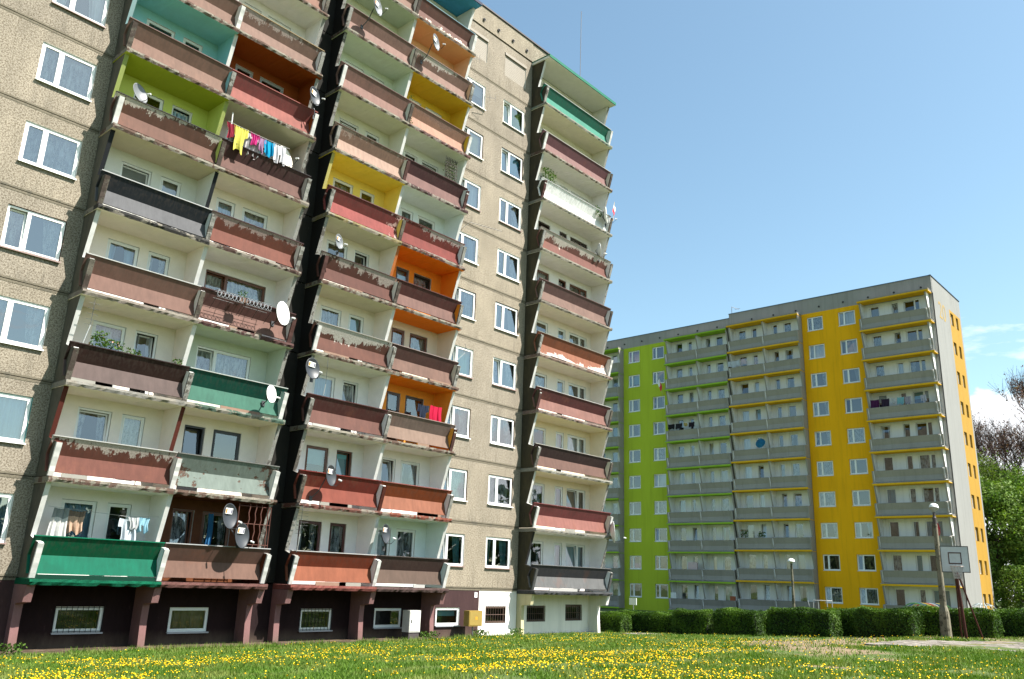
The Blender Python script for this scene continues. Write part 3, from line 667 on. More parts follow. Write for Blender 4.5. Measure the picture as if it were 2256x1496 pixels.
# top canopies
def canopy(x0, x1, edge, und):
    m = M(); m.box(-.06, x1-x0+.06, -1.25, .3, -.16, -.04, 1); m.box(-.08, x1-x0+.08, -1.29, -1.251, -.14, .02); m.box(-.08, x1-x0+.08, -1.25, .0, -.038, .02)
    B1.part('balcony_canopy', m.mesh('balcony_canopy', [edge, und]), x0, 0, 28.0)
TQ = plain('turquoise_sheet', P(60, 175, 140), .5, .15)
canopy(21.46, 27.58, TQ, paint_of((226, 224, 215))); canopy(.0, 7.42, SLABC, paint_of(CR)); canopy(8.4, 12.1, SLABC, paint_of(CR)); canopy(12.2, 15.94, plain('blue_sheet', P(60, 70, 110), .5), paint_of((70, 150, 195)))
# right end wall (not lit from the photo side but seen from others)
m = wall(0, .0001, 0, .0001, [])
B1.part('end_wall', M().box(27.52, 27.62, .3, 12, -1.9, 29.2).mesh('end_wall', PEB)); B1.part('end_wall', M().box(-14.05, -13.96, .0, 12, -1.9, 29.2).mesh('end_wall', PEB))

# ---- plinth
MAR = soot(P(124, 92, 92, .6), P(100, 72, 74, .6)); MAR_SHADE = soot(P(82, 56, 57, .5), P(56, 36, 39, .5)); WPL = render_(P(248, 240, 234, 1.8), .14)  # second maroon is the same paint, darkened for the shade under the balconies
CREAM = render_(P(232, 220, 175, 1.3), .15)
zb = -1.98
def base_window(x0, x1, z0, z1, y, kind, cur):
    W = window(B1, x0, x1, z0, z1, y, (), 'white' if kind != 'void' else 'dark', cur, (.30, .31, .34) if kind != 'void' else None, wc, -.07)
    if kind in ('bars', 'void'):
        m = M(); n = int((x1-x0)/.15)
        for i in range(n+1):
            x = (x1-x0)*i/n; m.tube([(x, -.06, -.02), (x, -.06, z1-z0+.02)], .009, 5)
        for zz in ((.03, z1-z0-.03) if kind == 'bars' else (.05, (z1-z0)*.5, z1-z0-.05)): m.tube([(0, -.055, zz), (x1-x0, -.055, zz)], .009, 5)
        ob('window_bars', m.mesh('window_bars', matte('iron_bars', (.02, .02, .022) if kind == 'bars' else (.16, .1, .08), .5, .4)), W)
def plinth(x0, x1, y, holes, mat, rev):
    B1.part('plinth_wall', wall(0, x1-x0, zb, -.03, [(a-x0, b-x0, c, d_) for a, b, c, d_ in holes], 0, .1, .08).mesh('plinth_wall', [mat, rev]), x0, y, 0)
H = [(1.30, 2.72, -1.53, -.80), (4.82, 6.20, -1.58, -.82)]; plinth(.0, 7.42, .3, H, MAR_SHADE, MAR_SHADE)
base_window(*H[0], .345, 'bars', ''); base_window(*H[1], .345, 'plain', 'brown')
H = [(9.83, 11.25, -1.62, -.86), (13.29, 14.72, -1.57, -.84)]; plinth(8.4, 15.94, .3, H, MAR_SHADE, MAR_SHADE)
base_window(*H[0], .345, 'bars', ''); base_window(*H[1], .345, 'plain', '')
plinth(7.42, 8.4, .02, [], MAR_SHADE, MAR_SHADE)
H = [(16.33, 17.73, -1.52, -.80)]; plinth(15.94, 18.92, .006, H, MAR, REV); base_window(*H[0], .05, 'plain', 'teal')
H = [(19.37, 20.69, -1.46, -.74)]; plinth(18.92, 21.44, .006, H, WPL, REVB); base_window(*H[0], .06, 'void', '')
H = [(22.53, 23.93, -1.45, -.72), (25.49, 26.87, -1.43, -.66)]; plinth(21.46, 27.58, .3, H, WPL, WPL)
base_window(*H[0], .38, 'void', ''); base_window(*H[1], .38, 'void', '')
plinth(-13.95, -.004, .006, [], MAR, MAR)
def bracket(X, mat, w_=.16, d0=.92, d1=.80, pier=.27):
    m = M(); m.prism_x([(.30, -.186), (-d0, -.186), (-d1, -.64), (-pier-.02, -.70), (-pier, -1.2), (-pier-.05, zb-.1), (.30, zb-.1)], -w_/2, w_/2)
    B1.part('support_pier', m.mesh('support_pier', mat), X, 0, 0)
MAR_LIT = soot(P(205, 156, 154, .74), P(182, 134, 132, .74))  # the same maroon again, lightened in colour for the sun on the piers
for X in (.08, 3.72, 7.34, 8.48, 12.18, 15.86): bracket(X, MAR_LIT, .22)
for X in (21.56, 27.5): bracket(X, CREAM if X < 22 else WPL, .2)
m = M(); m.box(0, .17, -.012, 0, 0, .22); B1.part('number_plate', m.mesh('number_plate', matte('enamel_white', (.8, .8, .82), .3)), 18.62, .005, -.38)

# apron of gravel along the wall foot
m = M(); r_ = random.Random(5); n = 60
pts = [(-2+i*.32, -1.55-.35*math.sin(i*.21)*r_.uniform(.4, 1)) for i in range(n)]
for i in range(n-1): m.face([(pts[i][0], pts[i][1], terr(pts[i][1])+.012), (pts[i+1][0], pts[i+1][1], terr(pts[i+1][1])+.012), (pts[i+1][0], .29, -1.955), (pts[i][0], .29, -1.955)])
structure(ob('gravel_apron', m.mesh('gravel_apron', concrete(P(185, 160, 135, .6), P(120, 100, 80, .5), .3, .4))))

# ================================================================== far block
m = M(); m.box(46, 65.5, -60, 60, -2.25, -2.06); structure(ob('bounce_paving', m.mesh('bounce_paving', concrete(P(190, 185, 175, 1.3), (.12, .11, .1), .1, .2))))  # unseen pale paving, added to bounce sunlight onto the far facade
Z2 = -2.3
B2 = Bld(empty('apartment_block', (68.25, -7.13, Z2), -math.pi/2), (0, 0, Z2))
thing(B2.root, 'renovated grey apartment block with lime green and golden yellow wall strips beyond the hedges', 'apartment building')
GREY = render_(P(154, 148, 140, 1.9), .10); GREYD = render_(P(138, 133, 128, 2.4), .10); YEL = render_(P(236, 170, 14, 2.1), .07); YELE = render_(P(255, 200, 84, .72), .04); GRN = render_(P(176, 190, 52, 1.95), .07)
WH2 = render_(P(238, 237, 234, 1.98), .05); LGREY = render_(P(214, 214, 210, .72), .05)
zy, zg = -1.53, -1.73
m = M(); m.box(-36.8, -.06, 1.05, 9.05, 1.2-1.2-2.2, 27.9); B2.part('building_core', m.mesh('building_core', GREYD))
f2 = random.Random(31)
def flat_bay(s1, s0, z_, cols, mat, n=10):
    for k in range(n):
        holes = [(-a+s1, -b+s1, 1.0, 2.38) for a, b in cols]
        B2.part('facade_panel', wall(0, s1-s0, 0 if k else -.55, FH, holes, 0, .05, .16).mesh('facade_panel', [mat, mat]), -s1, 0, z_+k*FH)
        for a, b in cols:
            window(B2, -a+.01, -b-.01, z_+k*FH+1.01, z_+k*FH+2.37, .1, (.33,), 'white', None, (.6, .6, .6), f2, .0) if not (z_ == zg and k == 9 and a > 30) else window(B2, -a+.01, -b-.01, z_+k*FH+1.01, z_+k*FH+2.37, .1, (.33,), 'white', 'lilac', (.6, .6, .6), f2, .0)
flat_bay(11.9, 6.2, zy, [(11.39, 9.83), (8.35, 6.75)], YEL); flat_bay(32.8, 27.0, zg, [(32.17, 30.65), (29.03, 27.49)], GRN)
def cells(sl, z_, edgecol, wins, canopy_over=.12):
    """sl: plate positions s from left to right; wins per cell"""
    em = render_(edgecol, .08)
    S1, S0 = sl[0], sl[-1]
    for k in range(11):
        m = M(); m.box(0, S1-S0, -1.0, .3, -.16, 0, 1); m.box(-.03, S1-S0+.03, -1.03, -.99, -.21 if k < 10 else -.16, -.06); 
        m.box(-.03, S1-S0+.03, -1.0, -.0, -.205, -.161)
        m.box(-.02, S1-S0+.02, -1.02, 0, .001 if k == 10 else -.05, .05 if k == 10 else .001, 1)
        B2.part('balcony_slab', m.mesh('balcony_slab', [em, GREY]), -S1, 0, z_+k*FH)
    for k in range(10):
        for i in range(len(sl)-1):
            a, b = sl[i], sl[i+1]; w_ = a-b; x0 = -a
            p = B2.part('parapet', M().prism_x([(-.90, .06), (-.80, .5), (-.95, 1.02), (-.86, 1.02), (-.72, .5), (-.82, .06)], .05, w_-.05).mesh('parapet', GREY), x0, 0, z_+k*FH)
            holes = [(q0+x0*-1-0 if False else (-q0-x0), -q1-x0, .9 if t != 'D' else .12, 2.44) for q0, q1, t in wins[i]]
            B2.part('loggia_wall', wall(0, w_, 0, 2.64, holes, 0, .05, .1).mesh('loggia_wall', [WH2, REV]), x0, .3, z_+k*FH)
            for q0, q1, t in wins[i]:
                fr_ = 'white'
                window(B2, -q0+.01, -q1-.01, z_+k*FH+(.91 if t != 'D' else .13), z_+k*FH+2.43, .35, (.66,) if t == 'W2' else (), fr_, None, None, f2, .0)
            m = M(); m.prism_x([(-.89, 1.021), (-.96, 1.021), (-.96, 1.05), (-.85, 1.05)], .04, w_-.04)
            ob('coping', m.mesh('coping', GREYD), p)
        for i, s in enumerate(sl):
            xx = -s+(.14 if i == 0 else (-.3 if s < 1 else (-.07 if i == len(sl)-1 else 0)))
            m = M(); m.prism_x([(.30, 0), (-.96, 0), (-.90, .05), (-1.06, .98), (-.97, 1.04), (-.45, 1.12), (-.86, 2.63), (.30, 2.63)], -.07, .07, 0, 1 if i else 0, 1 if i < len(sl)-1 else 2)
            B2.part('side_plate', m.mesh('side_plate', [GREY, WH2, WH2 if s < 1 else GREY]), xx, 0, z_+k*FH)
YE = P(226, 172, 30, 2.0); GE = P(145, 182, 50, 2.0)
cells([6.15, -.02], zy, YE, [[(5.48, 4.58, 'W'), (3.54, 2.92, 'D'), (2.5, 1.05, 'W2')]])
cells([19.45, 15.65, 11.93], zy, YE, [[(18.8, 17.9, 'W'), (17.32, 16.7, 'D')], [(15.08, 14.5, 'D'), (13.92, 13.05, 'W')]])
cells([26.9, 23.1, 19.55], zg, GE, [[(26.2, 25.36, 'W'), (24.71, 24.15, 'D')], [(22.57, 22.0, 'D'), (21.4, 20.5, 'W')]])
cells([36.7, 32.86], zg, GE, [[(36.2, 35.4, 'W'), (34.6, 33.75, 'W')]])
# attic band
def attic(s1, s0, z0, z1, vents):
    m = wall(0, s1-s0, z0, z1, [], 0, .3); m.box(-.03, s1-s0+.05, -.06, .4, z1, z1+.06, 1)
    a = B2.part('attic_panel', m.mesh('attic_panel', [GREYD, matte('roof_flashing', (.09, .13, .19), .4, .4)]), -s1, 0.006, 0)
    for s in vents:
        v = M(); v.lathe([(0, 0), (.09, 0), (.09, .04)], 12); o = ob('vent_hole', v.mesh('vent_hole', matte('vent_dark', (.02, .018, .016))), a, (s1-s, -.015, 26.98 if z1 > 27.8 else 26.8)); o.rotation_euler = (math.pi/2, 0, 0)
attic(19.62, -.1, zy+28.0, 27.95, [.77+i*2.33 for i in range(8)]); attic(36.85, 19.64, zg+28.0, 27.5, [21.0+i*2.33 for i in range(7)])
B2.part('roof', M().box(-36.8, .05, .3, 9.1, 27.3, 27.45).mesh('roof', matte('roof_felt', (.05, .05, .05), .9)))
# narrow strips of facade beside the balconies and the foot of the wall
for s1, s0, z_ in ((6.2, 6.16, zy), (27.0, 26.92, zg), (.0, -.1, zy), (32.87, 32.8, zg)):
    B2.part('corner_strip', M().box(-s1, -s0, .002, .3, -2.2, 26.4).mesh('corner_strip', GREYD))
B2.part('plinth_wall', M().box(-36.7, .05, .25, .9, -2.3, -1.75).mesh('plinth_wall', GREYD)); B2.part('plinth_wall', M().box(-36.7, .05, .004, .2, -2.3, zg-.56).mesh('plinth_wall', GREYD))
# end wall facing the court (world -Y); local +x side
EW = M(); hx = []
def endwall():
    # built in local frame of its own: x along world +X; rotate by +90deg inside the block
    X0, X1 = 0.0, 9.1
    for k in range(10):
        zt = FH if k < 9 else 27.95-(zy+9*FH)
        holes = [(5.42, 6.35, 1.0, 2.2), (7.2, 7.95, 1.0, 2.2)]
        z0 = 0 if k else -.7
        for a, b, mt in ((0, 5.1, LGREY), (5.1, 8.72, YELE), (8.72, 9.1, LGREY)):
            zt_ = zt
            hs = [(h[0]-a, h[1]-a, h[2], h[3]) for h in holes] if mt is YELE else []
            if mt is YELE and k == 9:
                o = B2.part('end_panel', wall(0, b-a, z0, 2.45, hs, 0, .06, .22).mesh('end_panel', [mt, YELE]), .1, 0.0+a, zy+k*FH); o.rotation_euler = (0, 0, math.pi/2)
                o = B2.part('end_panel', wall(0, b-a, 2.45, zt, [], 0, .06).mesh('end_panel', [LGREY, REV]), .1, a, zy+k*FH)
            else: o = B2.part('end_panel', wall(0, b-a, z0, zt, hs, 0, .06, .22).mesh('end_panel', [mt, YELE]), .1, 0.0+a, zy+k*FH)
            o.rotation_euler = (0, 0, math.pi/2)
        for h in holes:
            W = window(B2, 0, h[1]-h[0], 0, 1.2, 0, (), 'white', 'net', (.6, .5, .3), f2, 0.)
            W.location = B2.loc(.1-.16, h[0], zy+k*FH+1.0); W.rotation_euler = (0, 0, math.pi/2)
    m = M(); m.box(.0, .16, -.08, 9.15, 27.951, 28.02); B2.part('roof_edge', m.mesh('roof_edge', matte('roof_flashing', (.09, .13, .19), .4, .4)))
endwall()
cu_ = bpy.data.curves.new('num', 'FONT'); cu_.body = '20'; cu_.size = 2.3; cu_.extrude = .004
to = bpy.data.objects.new('tmp', cu_); C.objects.link(to); bpy.context.view_layer.update()
me = bpy.data.meshes.new_from_object(to.evaluated_get(bpy.context.evaluated_depsgraph_get())); bpy.data.objects.remove(to)
me.materials.clear(); me.materials.append(render_(P(250, 214, 140, .72), .1))
o = B2.part('house_number', me, .106, 1.55, 24.45); o.rotation_euler = (math.pi/2, 0, math.pi/2)

# ================================================================== things fixed to the near block
def dish(x, y, z, size=.8, col='dark', label='', az=.42, el=.10, mount=(0, .5, -.3), tag_=True):
    """offset satellite dish; mount = bracket foot relative to the dish centre"""
    root = empty('satellite_dish', (x, y, z)); thing(root, label, 'satellite dish', 'satellite dishes on the balconies')
    c = {'dark': (.028, .032, .038), 'white': (.72, .72, .70), 'grey': (.13, .14, .15), 'cream': (.62, .58, .5)}[col]
    f = Vector((az, -1, el)).normalized(); rgt = f.cross(Vector((0, 0, 1))).normalized(); up = rgt.cross(f)
    m = M(); n = 28; rings = [0, .35, .7, .93, 1.0]; R = size/2
    def pt(r, t, off=0.): return f*(R*(.30*(r*r))-.30*R+off)+rgt*(math.cos(t)*r*R*.92)+up*(math.sin(t)*r*R)
    for off, flip in ((0, False), (-.012, True)):
        i0 = len(m.v)
        for r in rings[1:]:
            for k in range(n): m.v.append(tuple(pt(r, 2*math.pi*k/n, off)))
        m.v.append(tuple(pt(0, 0, off))); cidx = len(m.v)-1
        for k in range(n):
            t_ = (cidx, i0+k, i0+(k+1) % n); m.f.append(t_[::-1] if flip else t_); m.mi.append(0)
            for j in range(len(rings)-2):
                q = (i0+j*n+k, i0+(j+1)*n+k, i0+(j+1)*n+(k+1) % n, i0+j*n+(k+1) % n); m.f.append(q[::-1] if flip else q); m.mi.append(0)
    a0 = 3*n; b0 = 4*n+1+3*n
    for k in range(n): m.f.append((a0+k, b0+k, b0+(k+1) % n, a0+(k+1) % n)); m.mi.append(0)
    me = m.mesh('reflector', matte('dish_'+col, c, .45), True)
    ob('reflector', me, root)
    steel = matte('galvanised', (.25, .25, .26), .45, .5)
    foot = -up*R*.98-f*.02; lnb = foot+f*R*1.15+up*R*.35
    m = M(); m.tube([foot, foot+f*R*.6-up*.03, lnb], .013, 6); ob('feed_arm', m.mesh('feed_arm', matte('arm_black', (.05, .05, .055), .5)), root)
    m = M(); m.tube([lnb-f*.0, lnb-f*.05+up*.02, lnb-f*.12+up*.05], .03, 8); ob('receiver_head', m.mesh('receiver_head', matte('plastic_white', (.75, .75, .75), .4)), root)
    m = M(); bk = -f*(.30*R+.03); m.tube([bk, bk-f*.08-up*.05, Vector(mount)*.6+Vector((0, 0, -.05)), Vector(mount)], .02, 6); m.box(mount[0]-.06, mount[0]+.06, mount[1]-.01, mount[1]+.03, mount[2]-.09, mount[2]+.09)
    ob('bracket', m.mesh('bracket', matte('bracket_dark', (.06, .06, .065), .5, .4)), root)
    if tag_:
        def plq(u0, u1, v0, v1, off, mt, name, par):
            mm = M(); q = []
            for u, v in ((u0, v0), (u1, v0), (u1, v1), (u0, v1)):
                r2 = (u*u+v*v); q.append(f*(R*.30*r2-.30*R+off)+rgt*u*R*.92+up*v*R)
            mm.face(q); return ob(name, mm.mesh(name, mt), par)
        st = plq(-.48, .5, .18, .62, .02, matte('sticker_white', (.78, .78, .76), .5), 'sticker', root)
        plq(.0, .46, .24, .56, .04, matte('sticker_orange', (.72, .26, .06), .5), 'logo', st); plq(-.42, -.06, .24, .56, .04, matte('sticker_grey', (.16, .15, .2), .5), 'logo', st)
    return root
dish(5.62, -1.28, 2.09, .82, 'dark', 'upper of the two dark satellite dishes above the lowest brown balcony', mount=(.5, .15, -.9))
dish(6.17, -1.24, 1.50, .82, 'dark', 'lower of the two dark satellite dishes resting on the lowest brown balcony', mount=(.25, .35, -.37))
dish(6.55, -1.42, 6.31, .62, 'white', 'small white satellite dish in front of the green balcony parapet', mount=(.1, .62, -.25), tag_=False)
dish(6.63, -1.45, 9.26, .88, 'white', 'large white satellite dish beside the two black flower racks', mount=(.05, .7, -.25), tag_=False)
dish(6.45, -.72, 15.62, .92, 'cream', 'large cream satellite dish at the end of the laundry line', mount=(.3, -.02, -.6), el=.3, tag_=False)
dish(7.15, -1.15, 18.43, .78, 'dark', 'dark satellite dish hung beside the orange-brown balcony', mount=(.12, .1, -.85))
dish(.80, -.62, 15.62, .72, 'grey', 'grey satellite dish standing in the lime green balcony', mount=(.1, -.15, -.5), el=.3, tag_=False)
dish(9.43, -1.35, 3.83, .76, 'dark', 'grey satellite dish on a long arm before the brick red balcony', mount=(-.45, .5, -.85))
dish(12.42, -1.1, 1.95, .74, 'dark', 'grey satellite dish above the grey-brown balcony beside the white partition', mount=(.1, .2, -.55))
dish(8.28, -1.2, 7.62, .80, 'dark', 'dark satellite dish at the corner of the wine brown balcony', az=.2, mount=(.2, .3, -.35))
dish(8.95, -1.15, 12.87, .62, 'grey', 'small grey satellite dish on top of the dark weathered balcony corner', mount=(.1, .2, -.45))
dish(9.5, -1.55, 23.78, .80, 'grey', 'satellite dish high up on the second tower of balconies near the roof, left one', mount=(-.3, .62, -.9))
dish(12.92, -1.55, 23.92, .78, 'grey', 'satellite dish high above the mustard yellow balcony, casting a round shadow', mount=(-.3, .6, -.95))
dish(27.45, -1.25, 2.97, 1.1, 'white', 'large white satellite dish at the far corner above the pink-red balcony', az=.9, mount=(-.12, .3, -.3), tag_=False)
dish(26.92, -1.15, 20.5, 1.0, 'white', 'white satellite dish at the end of the white balcony beside a flag', az=.6, mount=(.2, .2, -.5), tag_=False)
dish(26.5, -.95, 18.3, .75, 'white', 'thin white satellite dish under the white balcony at the far tower', az=1.2, mount=(.1, .1, -.55), tag_=False)

def cloth(name, x, y, z, w_, h_, col, label, cat, seed=0, taper=0., group='laundry drying on the balconies', col2=None, shape=None):
    r_ = random.Random(seed); nx_, nz_ = 12, 8; m = M(); ph = r_.random()*6
    def q(i, j):
        u, v = i/nx_, j/nz_; ww = w_*(1-taper*v)
        xx = (u-.5)*ww+.02*math.sin(5*v+ph); yy = .05*v*math.sin(u*17+ph)+.02*math.sin(u*31)
        zz = -v*h_*(1+.10*math.sin(u*9+ph)) - (.03*math.sin(u*math.pi))
        return (xx, yy, zz)
    for i in range(nx_):
        for j in range(nz_):
            if shape == 'shirt' and j > 2 and (i < 2 or i > nx_-3): continue
            if shape == 'shorts' and j > 3 and i in (nx_//2-1, nx_//2): continue
            m.face([q(i, j+1), q(i+1, j+1), q(i+1, j), q(i, j)], 1 if (col2 and j < 2) else 0)
    mats = [plain('cloth', tuple(v*.62 for v in col), .9, .12)]+([plain('cloth', tuple(v*.62 for v in col2), .9, .1)] if col2 else [])
    o = ob(name, m.mesh(name, mats, True), None, (x, y, z)); thing(o, label, cat, group)
    return o
# laundry on the balcony below the salmon parapet
ly, lz = -.98, 15.98
L5 = [('shirt', 3.98, .34, .5, (.35, .03, .06), 'dark red garment at the left end of the top laundry line', 'shirt'), ('shirt', 4.33, .55, .85, (.72, .66, .12), 'yellow shirt hanging on the upper laundry line', 'shirt'),
 ('shirt', 4.92, .34, .42, (.62, .03, .22), 'pink child top hanging on the upper laundry line', 'shirt'), ('towel', 4.95, .5, .75, (.72, .66, .68), 'white and pink cloth hanging behind the pink top', None),
 ('shirt', 5.22, .3, .5, (.46, .26, .42), 'mauve garment beside the pink top', 'shirt'), ('towel', 5.56, .42, .52, (.0, .32, .58), 'bright blue towel hanging on the upper laundry line', None), ('trousers', 6.0, .5, .62, (.72, .70, .74), 'white and pink striped trousers beside the blue towel', 'shorts')]
for i, (nm, x, w_, h_, c, lb, sh) in enumerate(L5): cloth(nm, x, ly+(.12 if i == 3 else 0), 15.82+.03*math.sin(i)-.0, w_*1.08, h_*1.12, c, lb, 'laundry', i, 0., shape=sh)
def wire(name, pts, r, label, cat, mat=None, group=None):
    o = ob(name, M().tube([Vector(p)-Vector(pts[0]) for p in pts], r, 5).mesh(name, mat or matte('wire_grey', (.3, .3, .3), .5)), None, pts[0]); thing(o, label, cat, group); return o
wire('washing_line', [(3.8, -.99, 15.84), (5.0, -.99, 15.80), (6.4, -.99, 15.84)], .008, 'washing line with coloured laundry on the dark brown upper balcony', 'washing line')
wire('pole', [(4.06, -.80, 15.0), (4.04, -.80, 16.35)], .02, 'white upright pole beside the yellow shirt', 'pole', matte('white_pole', (.75, .75, .72), .5))
# laundry above the bright green parapet
cloth('curtain_cloth', .72, -.35, 1.97, .42, 1.05, (.74, .73, .70), 'long white cloth hanging left above the bright green parapet', 'laundry', 3, -.3, col2=(.3, .33, .33))
cloth('cloth', 1.18, -.35, 1.93, .48, .62, (.62, .42, .30), 'beige cloth hanging beside the long white cloth', 'laundry', 4, .1, col2=(.24, .18, .14))
cloth('shirt', 2.72, -.5, 1.80, .62, .72, (.62, .68, .74), 'pale grey-blue shirt hanging above the bright green parapet', 'laundry', 5, -.15, shape='shirt')
cloth('bib', 2.82, -.56, 1.86, .34, .34, (.76, .77, .78), 'small white bib hanging over the pale grey-blue shirt', 'laundry', 6, .3)
cloth('shorts', 3.14, -.52, 1.88, .34, .44, (.35, .62, .74), 'light blue shorts hanging above the bright green parapet', 'laundry', 7, 0, shape='shorts')
wire('washing_line', [(.3, -.52, 1.98), (2.6, -.52, 1.86), (3.6, -.52, 1.92)], .005, 'washing line above the bright green parapet', 'washing line')
cloth('jacket', 14.35, -.62, 7.40, .62, .8, (.02, .03, .06), 'dark blue jacket hanging in the lowest orange balcony', 'laundry', 8, .1, shape='shirt')
cloth('towel', 15.1, -.62, 7.46, .66, .85, (.62, .01, .06), 'red cloth hanging in the lowest orange balcony', 'laundry', 9, -.1)

def foliage(name, boxes, n, size, mat, seed, sphere=False):
    """n small leaf quads scattered in boxes (x0,x1,y0,y1,z0,z1)"""
    g = np.random.default_rng(seed); vol = np.array([(b[1]-b[0])*(b[3]-b[2])*(b[5]-b[4]) for b in boxes]); pick = g.choice(len(boxes), n, p=vol/vol.sum()); bb = np.array(boxes)[pick]
    c = bb[:, 0::2]+(bb[:, 1::2]-bb[:, 0::2])*g.random((n, 3)); return leaves(name, c, size, mat, g)
def leaves(name, c, size, mat, g, nrm=None, up=0.):
    n = len(c); a = g.normal(size=(n, 3)); a[:, 2] += up; a /= np.linalg.norm(a, axis=1)[:, None]
    if nrm is not None: a = a*.62+nrm; a /= np.linalg.norm(a, axis=1)[:, None]
    t = np.cross(a, g.normal(size=(n, 3))); t /= np.linalg.norm(t, axis=1)[:, None]; b = np.cross(a, t)
    s = (size*(.6+.8*g.random(n)))[:, None] if np.isscalar(size) else size[:, None]
    V = np.stack([c-t*s*.5, c-b*s*.32+a*s*.06, c+t*s*.6, c+b*s*.32+a*s*.06], 1).reshape(-1, 3)
    F = np.arange(4*n).reshape(-1, 4); return npmesh(name, V, F, mat)
LF = leafm((.05, .12, .02), (.12, .20, .035)); 
def potplant(name, x, y, z, boxes, n, label, flower=None, size=.07, trough=None):
    root = empty(name, (x, y, z)); thing(root, label, 'plant')
    ob('foliage', foliage('foliage', boxes, n, size, LF, int(abs(x*7+z))), root)
    if flower: ob('blossom', foliage('blossom', boxes, n//12, size*.8, matte('petals', flower, .6), 5), root)
    if trough: ob('planter', M().box(*trough).mesh('planter', matte('planter_brown', (.10, .05, .03), .7)), root)
potplant('balcony_plant', .5, -.86, 6.75, [(0, 1.0, -.1, .1, .05, .32), (.1, .5, -.1, .1, .3, .5), (1.1, 1.6, -.08, .08, .0, .18)], 360, 'green plants with small blossoms along the dark brown and grey parapet', (.6, .3, .25), .08)
potplant('balcony_plant', 3.15, -.86, 6.70, [(0, .32, -.06, .06, .0, .25)], 60, 'small plant at the right end of the dark brown and grey parapet', (.6, .2, .1), .07)
potplant('climbing_plant', 14.9, -.55, 18.2, [(0, .5, -.2, .2, -.3, .9)], 300, 'dark climbing plant on a lattice in the upper white balcony', None, .09)
m = M()
for i in range(8): m.box(14.72+i*.1, 14.74+i*.1, -.72, -.70, 17.9, 19.2); m.box(14.7, 15.45, -.74, -.72, 17.95+i*.16, 17.97+i*.16)
thing(ob('trellis', m.mesh('trellis', matte('trellis_wood', (.05, .04, .03), .8))), 'dark wooden trellis behind the climbing plant on the dark plum balcony', 'trellis')
potplant('balcony_plant', 21.75, -.75, 20.75, [(0, .9, -.2, .2, -.1, .75)], 260, 'bushy plant at the left end of the white balcony high on the near block', None, .1)
potplant('balcony_plant', 26.2, -.75, 20.6, [(0, .6, -.2, .2, -.2, .35)], 180, 'dark bushy plant behind the right end of the white parapet', None, .1)
potplant('hanging_plant', 12.25, -.86, 19.6, [(-.05, .12, -.1, .1, .0, 1.5)], 150, 'thin climbing plant on the partition above the dark plum balcony', None, .06)
# flower racks
def rack(x, label):
    root = empty('flower_rack', (x, -1.0, 9.2)); thing(root, label, 'flower rack', 'flower racks on the brown parapet')
    m = M(); w_ = 1.0
    for zz, yy in ((.28, -.30), (.28, -.04), (.04, -.30), (.04, -.04)): m.tube([(0, yy, zz), (w_, yy, zz)], .009, 5)
    for i in range(3):
        x_ = w_*i/2; m.tube([(x_, .12, .28), (x_, -.30, .28), (x_, -.30, .04), (x_, .10, -.32)], .01, 5)
    ob('rack_frame', m.mesh('rack_frame', matte('rack_black', (.02, .02, .02), .5)), root)
    m = M()
    for i in range(7):
        c0 = w_*(i+.5)/7; pts = [(c0+.065*math.cos(t), -.31, .17+.105*math.sin(t)) for t in [k*2*math.pi/9 for k in range(10)]]; m.tube(pts, .008, 4)
    ob('scroll_work', m.mesh('scroll_work', matte('rack_grey', (.32, .33, .35), .45, .3)), root)
    return root
rack(4.12, 'black wire flower rack on the brown parapet under the wide window, left one'); rack(5.22, 'black wire flower rack on the brown parapet beside the large white dish')
potplant('balcony_plant', 4.98, -1.18, 9.5, [(0, .3, -.1, .1, -.05, .25)], 80, 'small flowering plant between the two black flower racks', (.6, .5, .4), .06, (0, .32, -.1, .1, -.2, -.02))
# grille of turned bars at the lowest brown balcony
root = empty('window_grille', (6.1, -.93, 1.16)); thing(root, 'rusty grille of twisted bars closing the end of the lowest brown balcony', 'grille')
rust = plain('rusty_paint', P(150, 100, 88), .8, .3)
for i, x in enumerate((.42, .66, .88, 1.14)):
    m = M(); pts = [(x+.02*(j % 2)*(1 if j % 4 == 1 else -1), 0, .0+j*.1) for j in range(15)]; m.tube(pts, .022, 6); ob('bar', m.mesh('bar', rust), root)
m = M()
for zz in (.08, .75, 1.33): m.tube([(.0, 0, zz), (1.25, 0, zz)], .014, 5)
m.tube([(.02, 0, .0), (.02, 0, 1.4)], .016, 5); m.tube([(1.25, 0, 0), (1.25, 0, 1.4)], .016, 5); ob('grille_frame', m.mesh('grille_frame', rust), root)
o = cloth('rolled_mat', 5.55, -.2, 2.2, .18, 1.15, (.06, .25, .5), 'blue rolled mat standing in the lowest brown balcony', 'mat', 2, group=None)
# aerials
def aerial(x, y, z, d, n, label, mast=None, el=.22, vert=False):
    root = empty('tv_aerial', (x, y, z)); thing(root, label, 'aerial', 'tv aerials on the balconies')
    m = M(); d = Vector(d); e = Vector((0, 0, 1)) if vert else Vector((0, 0, 1)).cross(d).normalized()
    m.tube([(0, 0, 0), d], .009, 5)
    ob('boom', m.mesh('boom', matte('aerial_metal', (.12, .12, .12), .4, .5)), root); m = M()
    for i in range(n):
        p = d*(i/(n-1) if n > 1 else 0); m.tube([p-e*el*(1-.03*i), p+e*el*(1-.03*i)], .006, 4)
    ob('element', m.mesh('element', matte('aerial_metal', (.12, .12, .12), .4, .5)), root)
    if mast: ob('mast', M().tube([(0, 0, 0), Vector(mast)], .014, 6).mesh('mast', matte('mast_metal', (.55, .55, .55), .4, .4)), root)
aerial(.40, -.95, 7.35, (0, -.02, .85), 6, 'small tv aerial on a white pole at the left end of the plant balcony', (-.1, .08, -.6), .18)
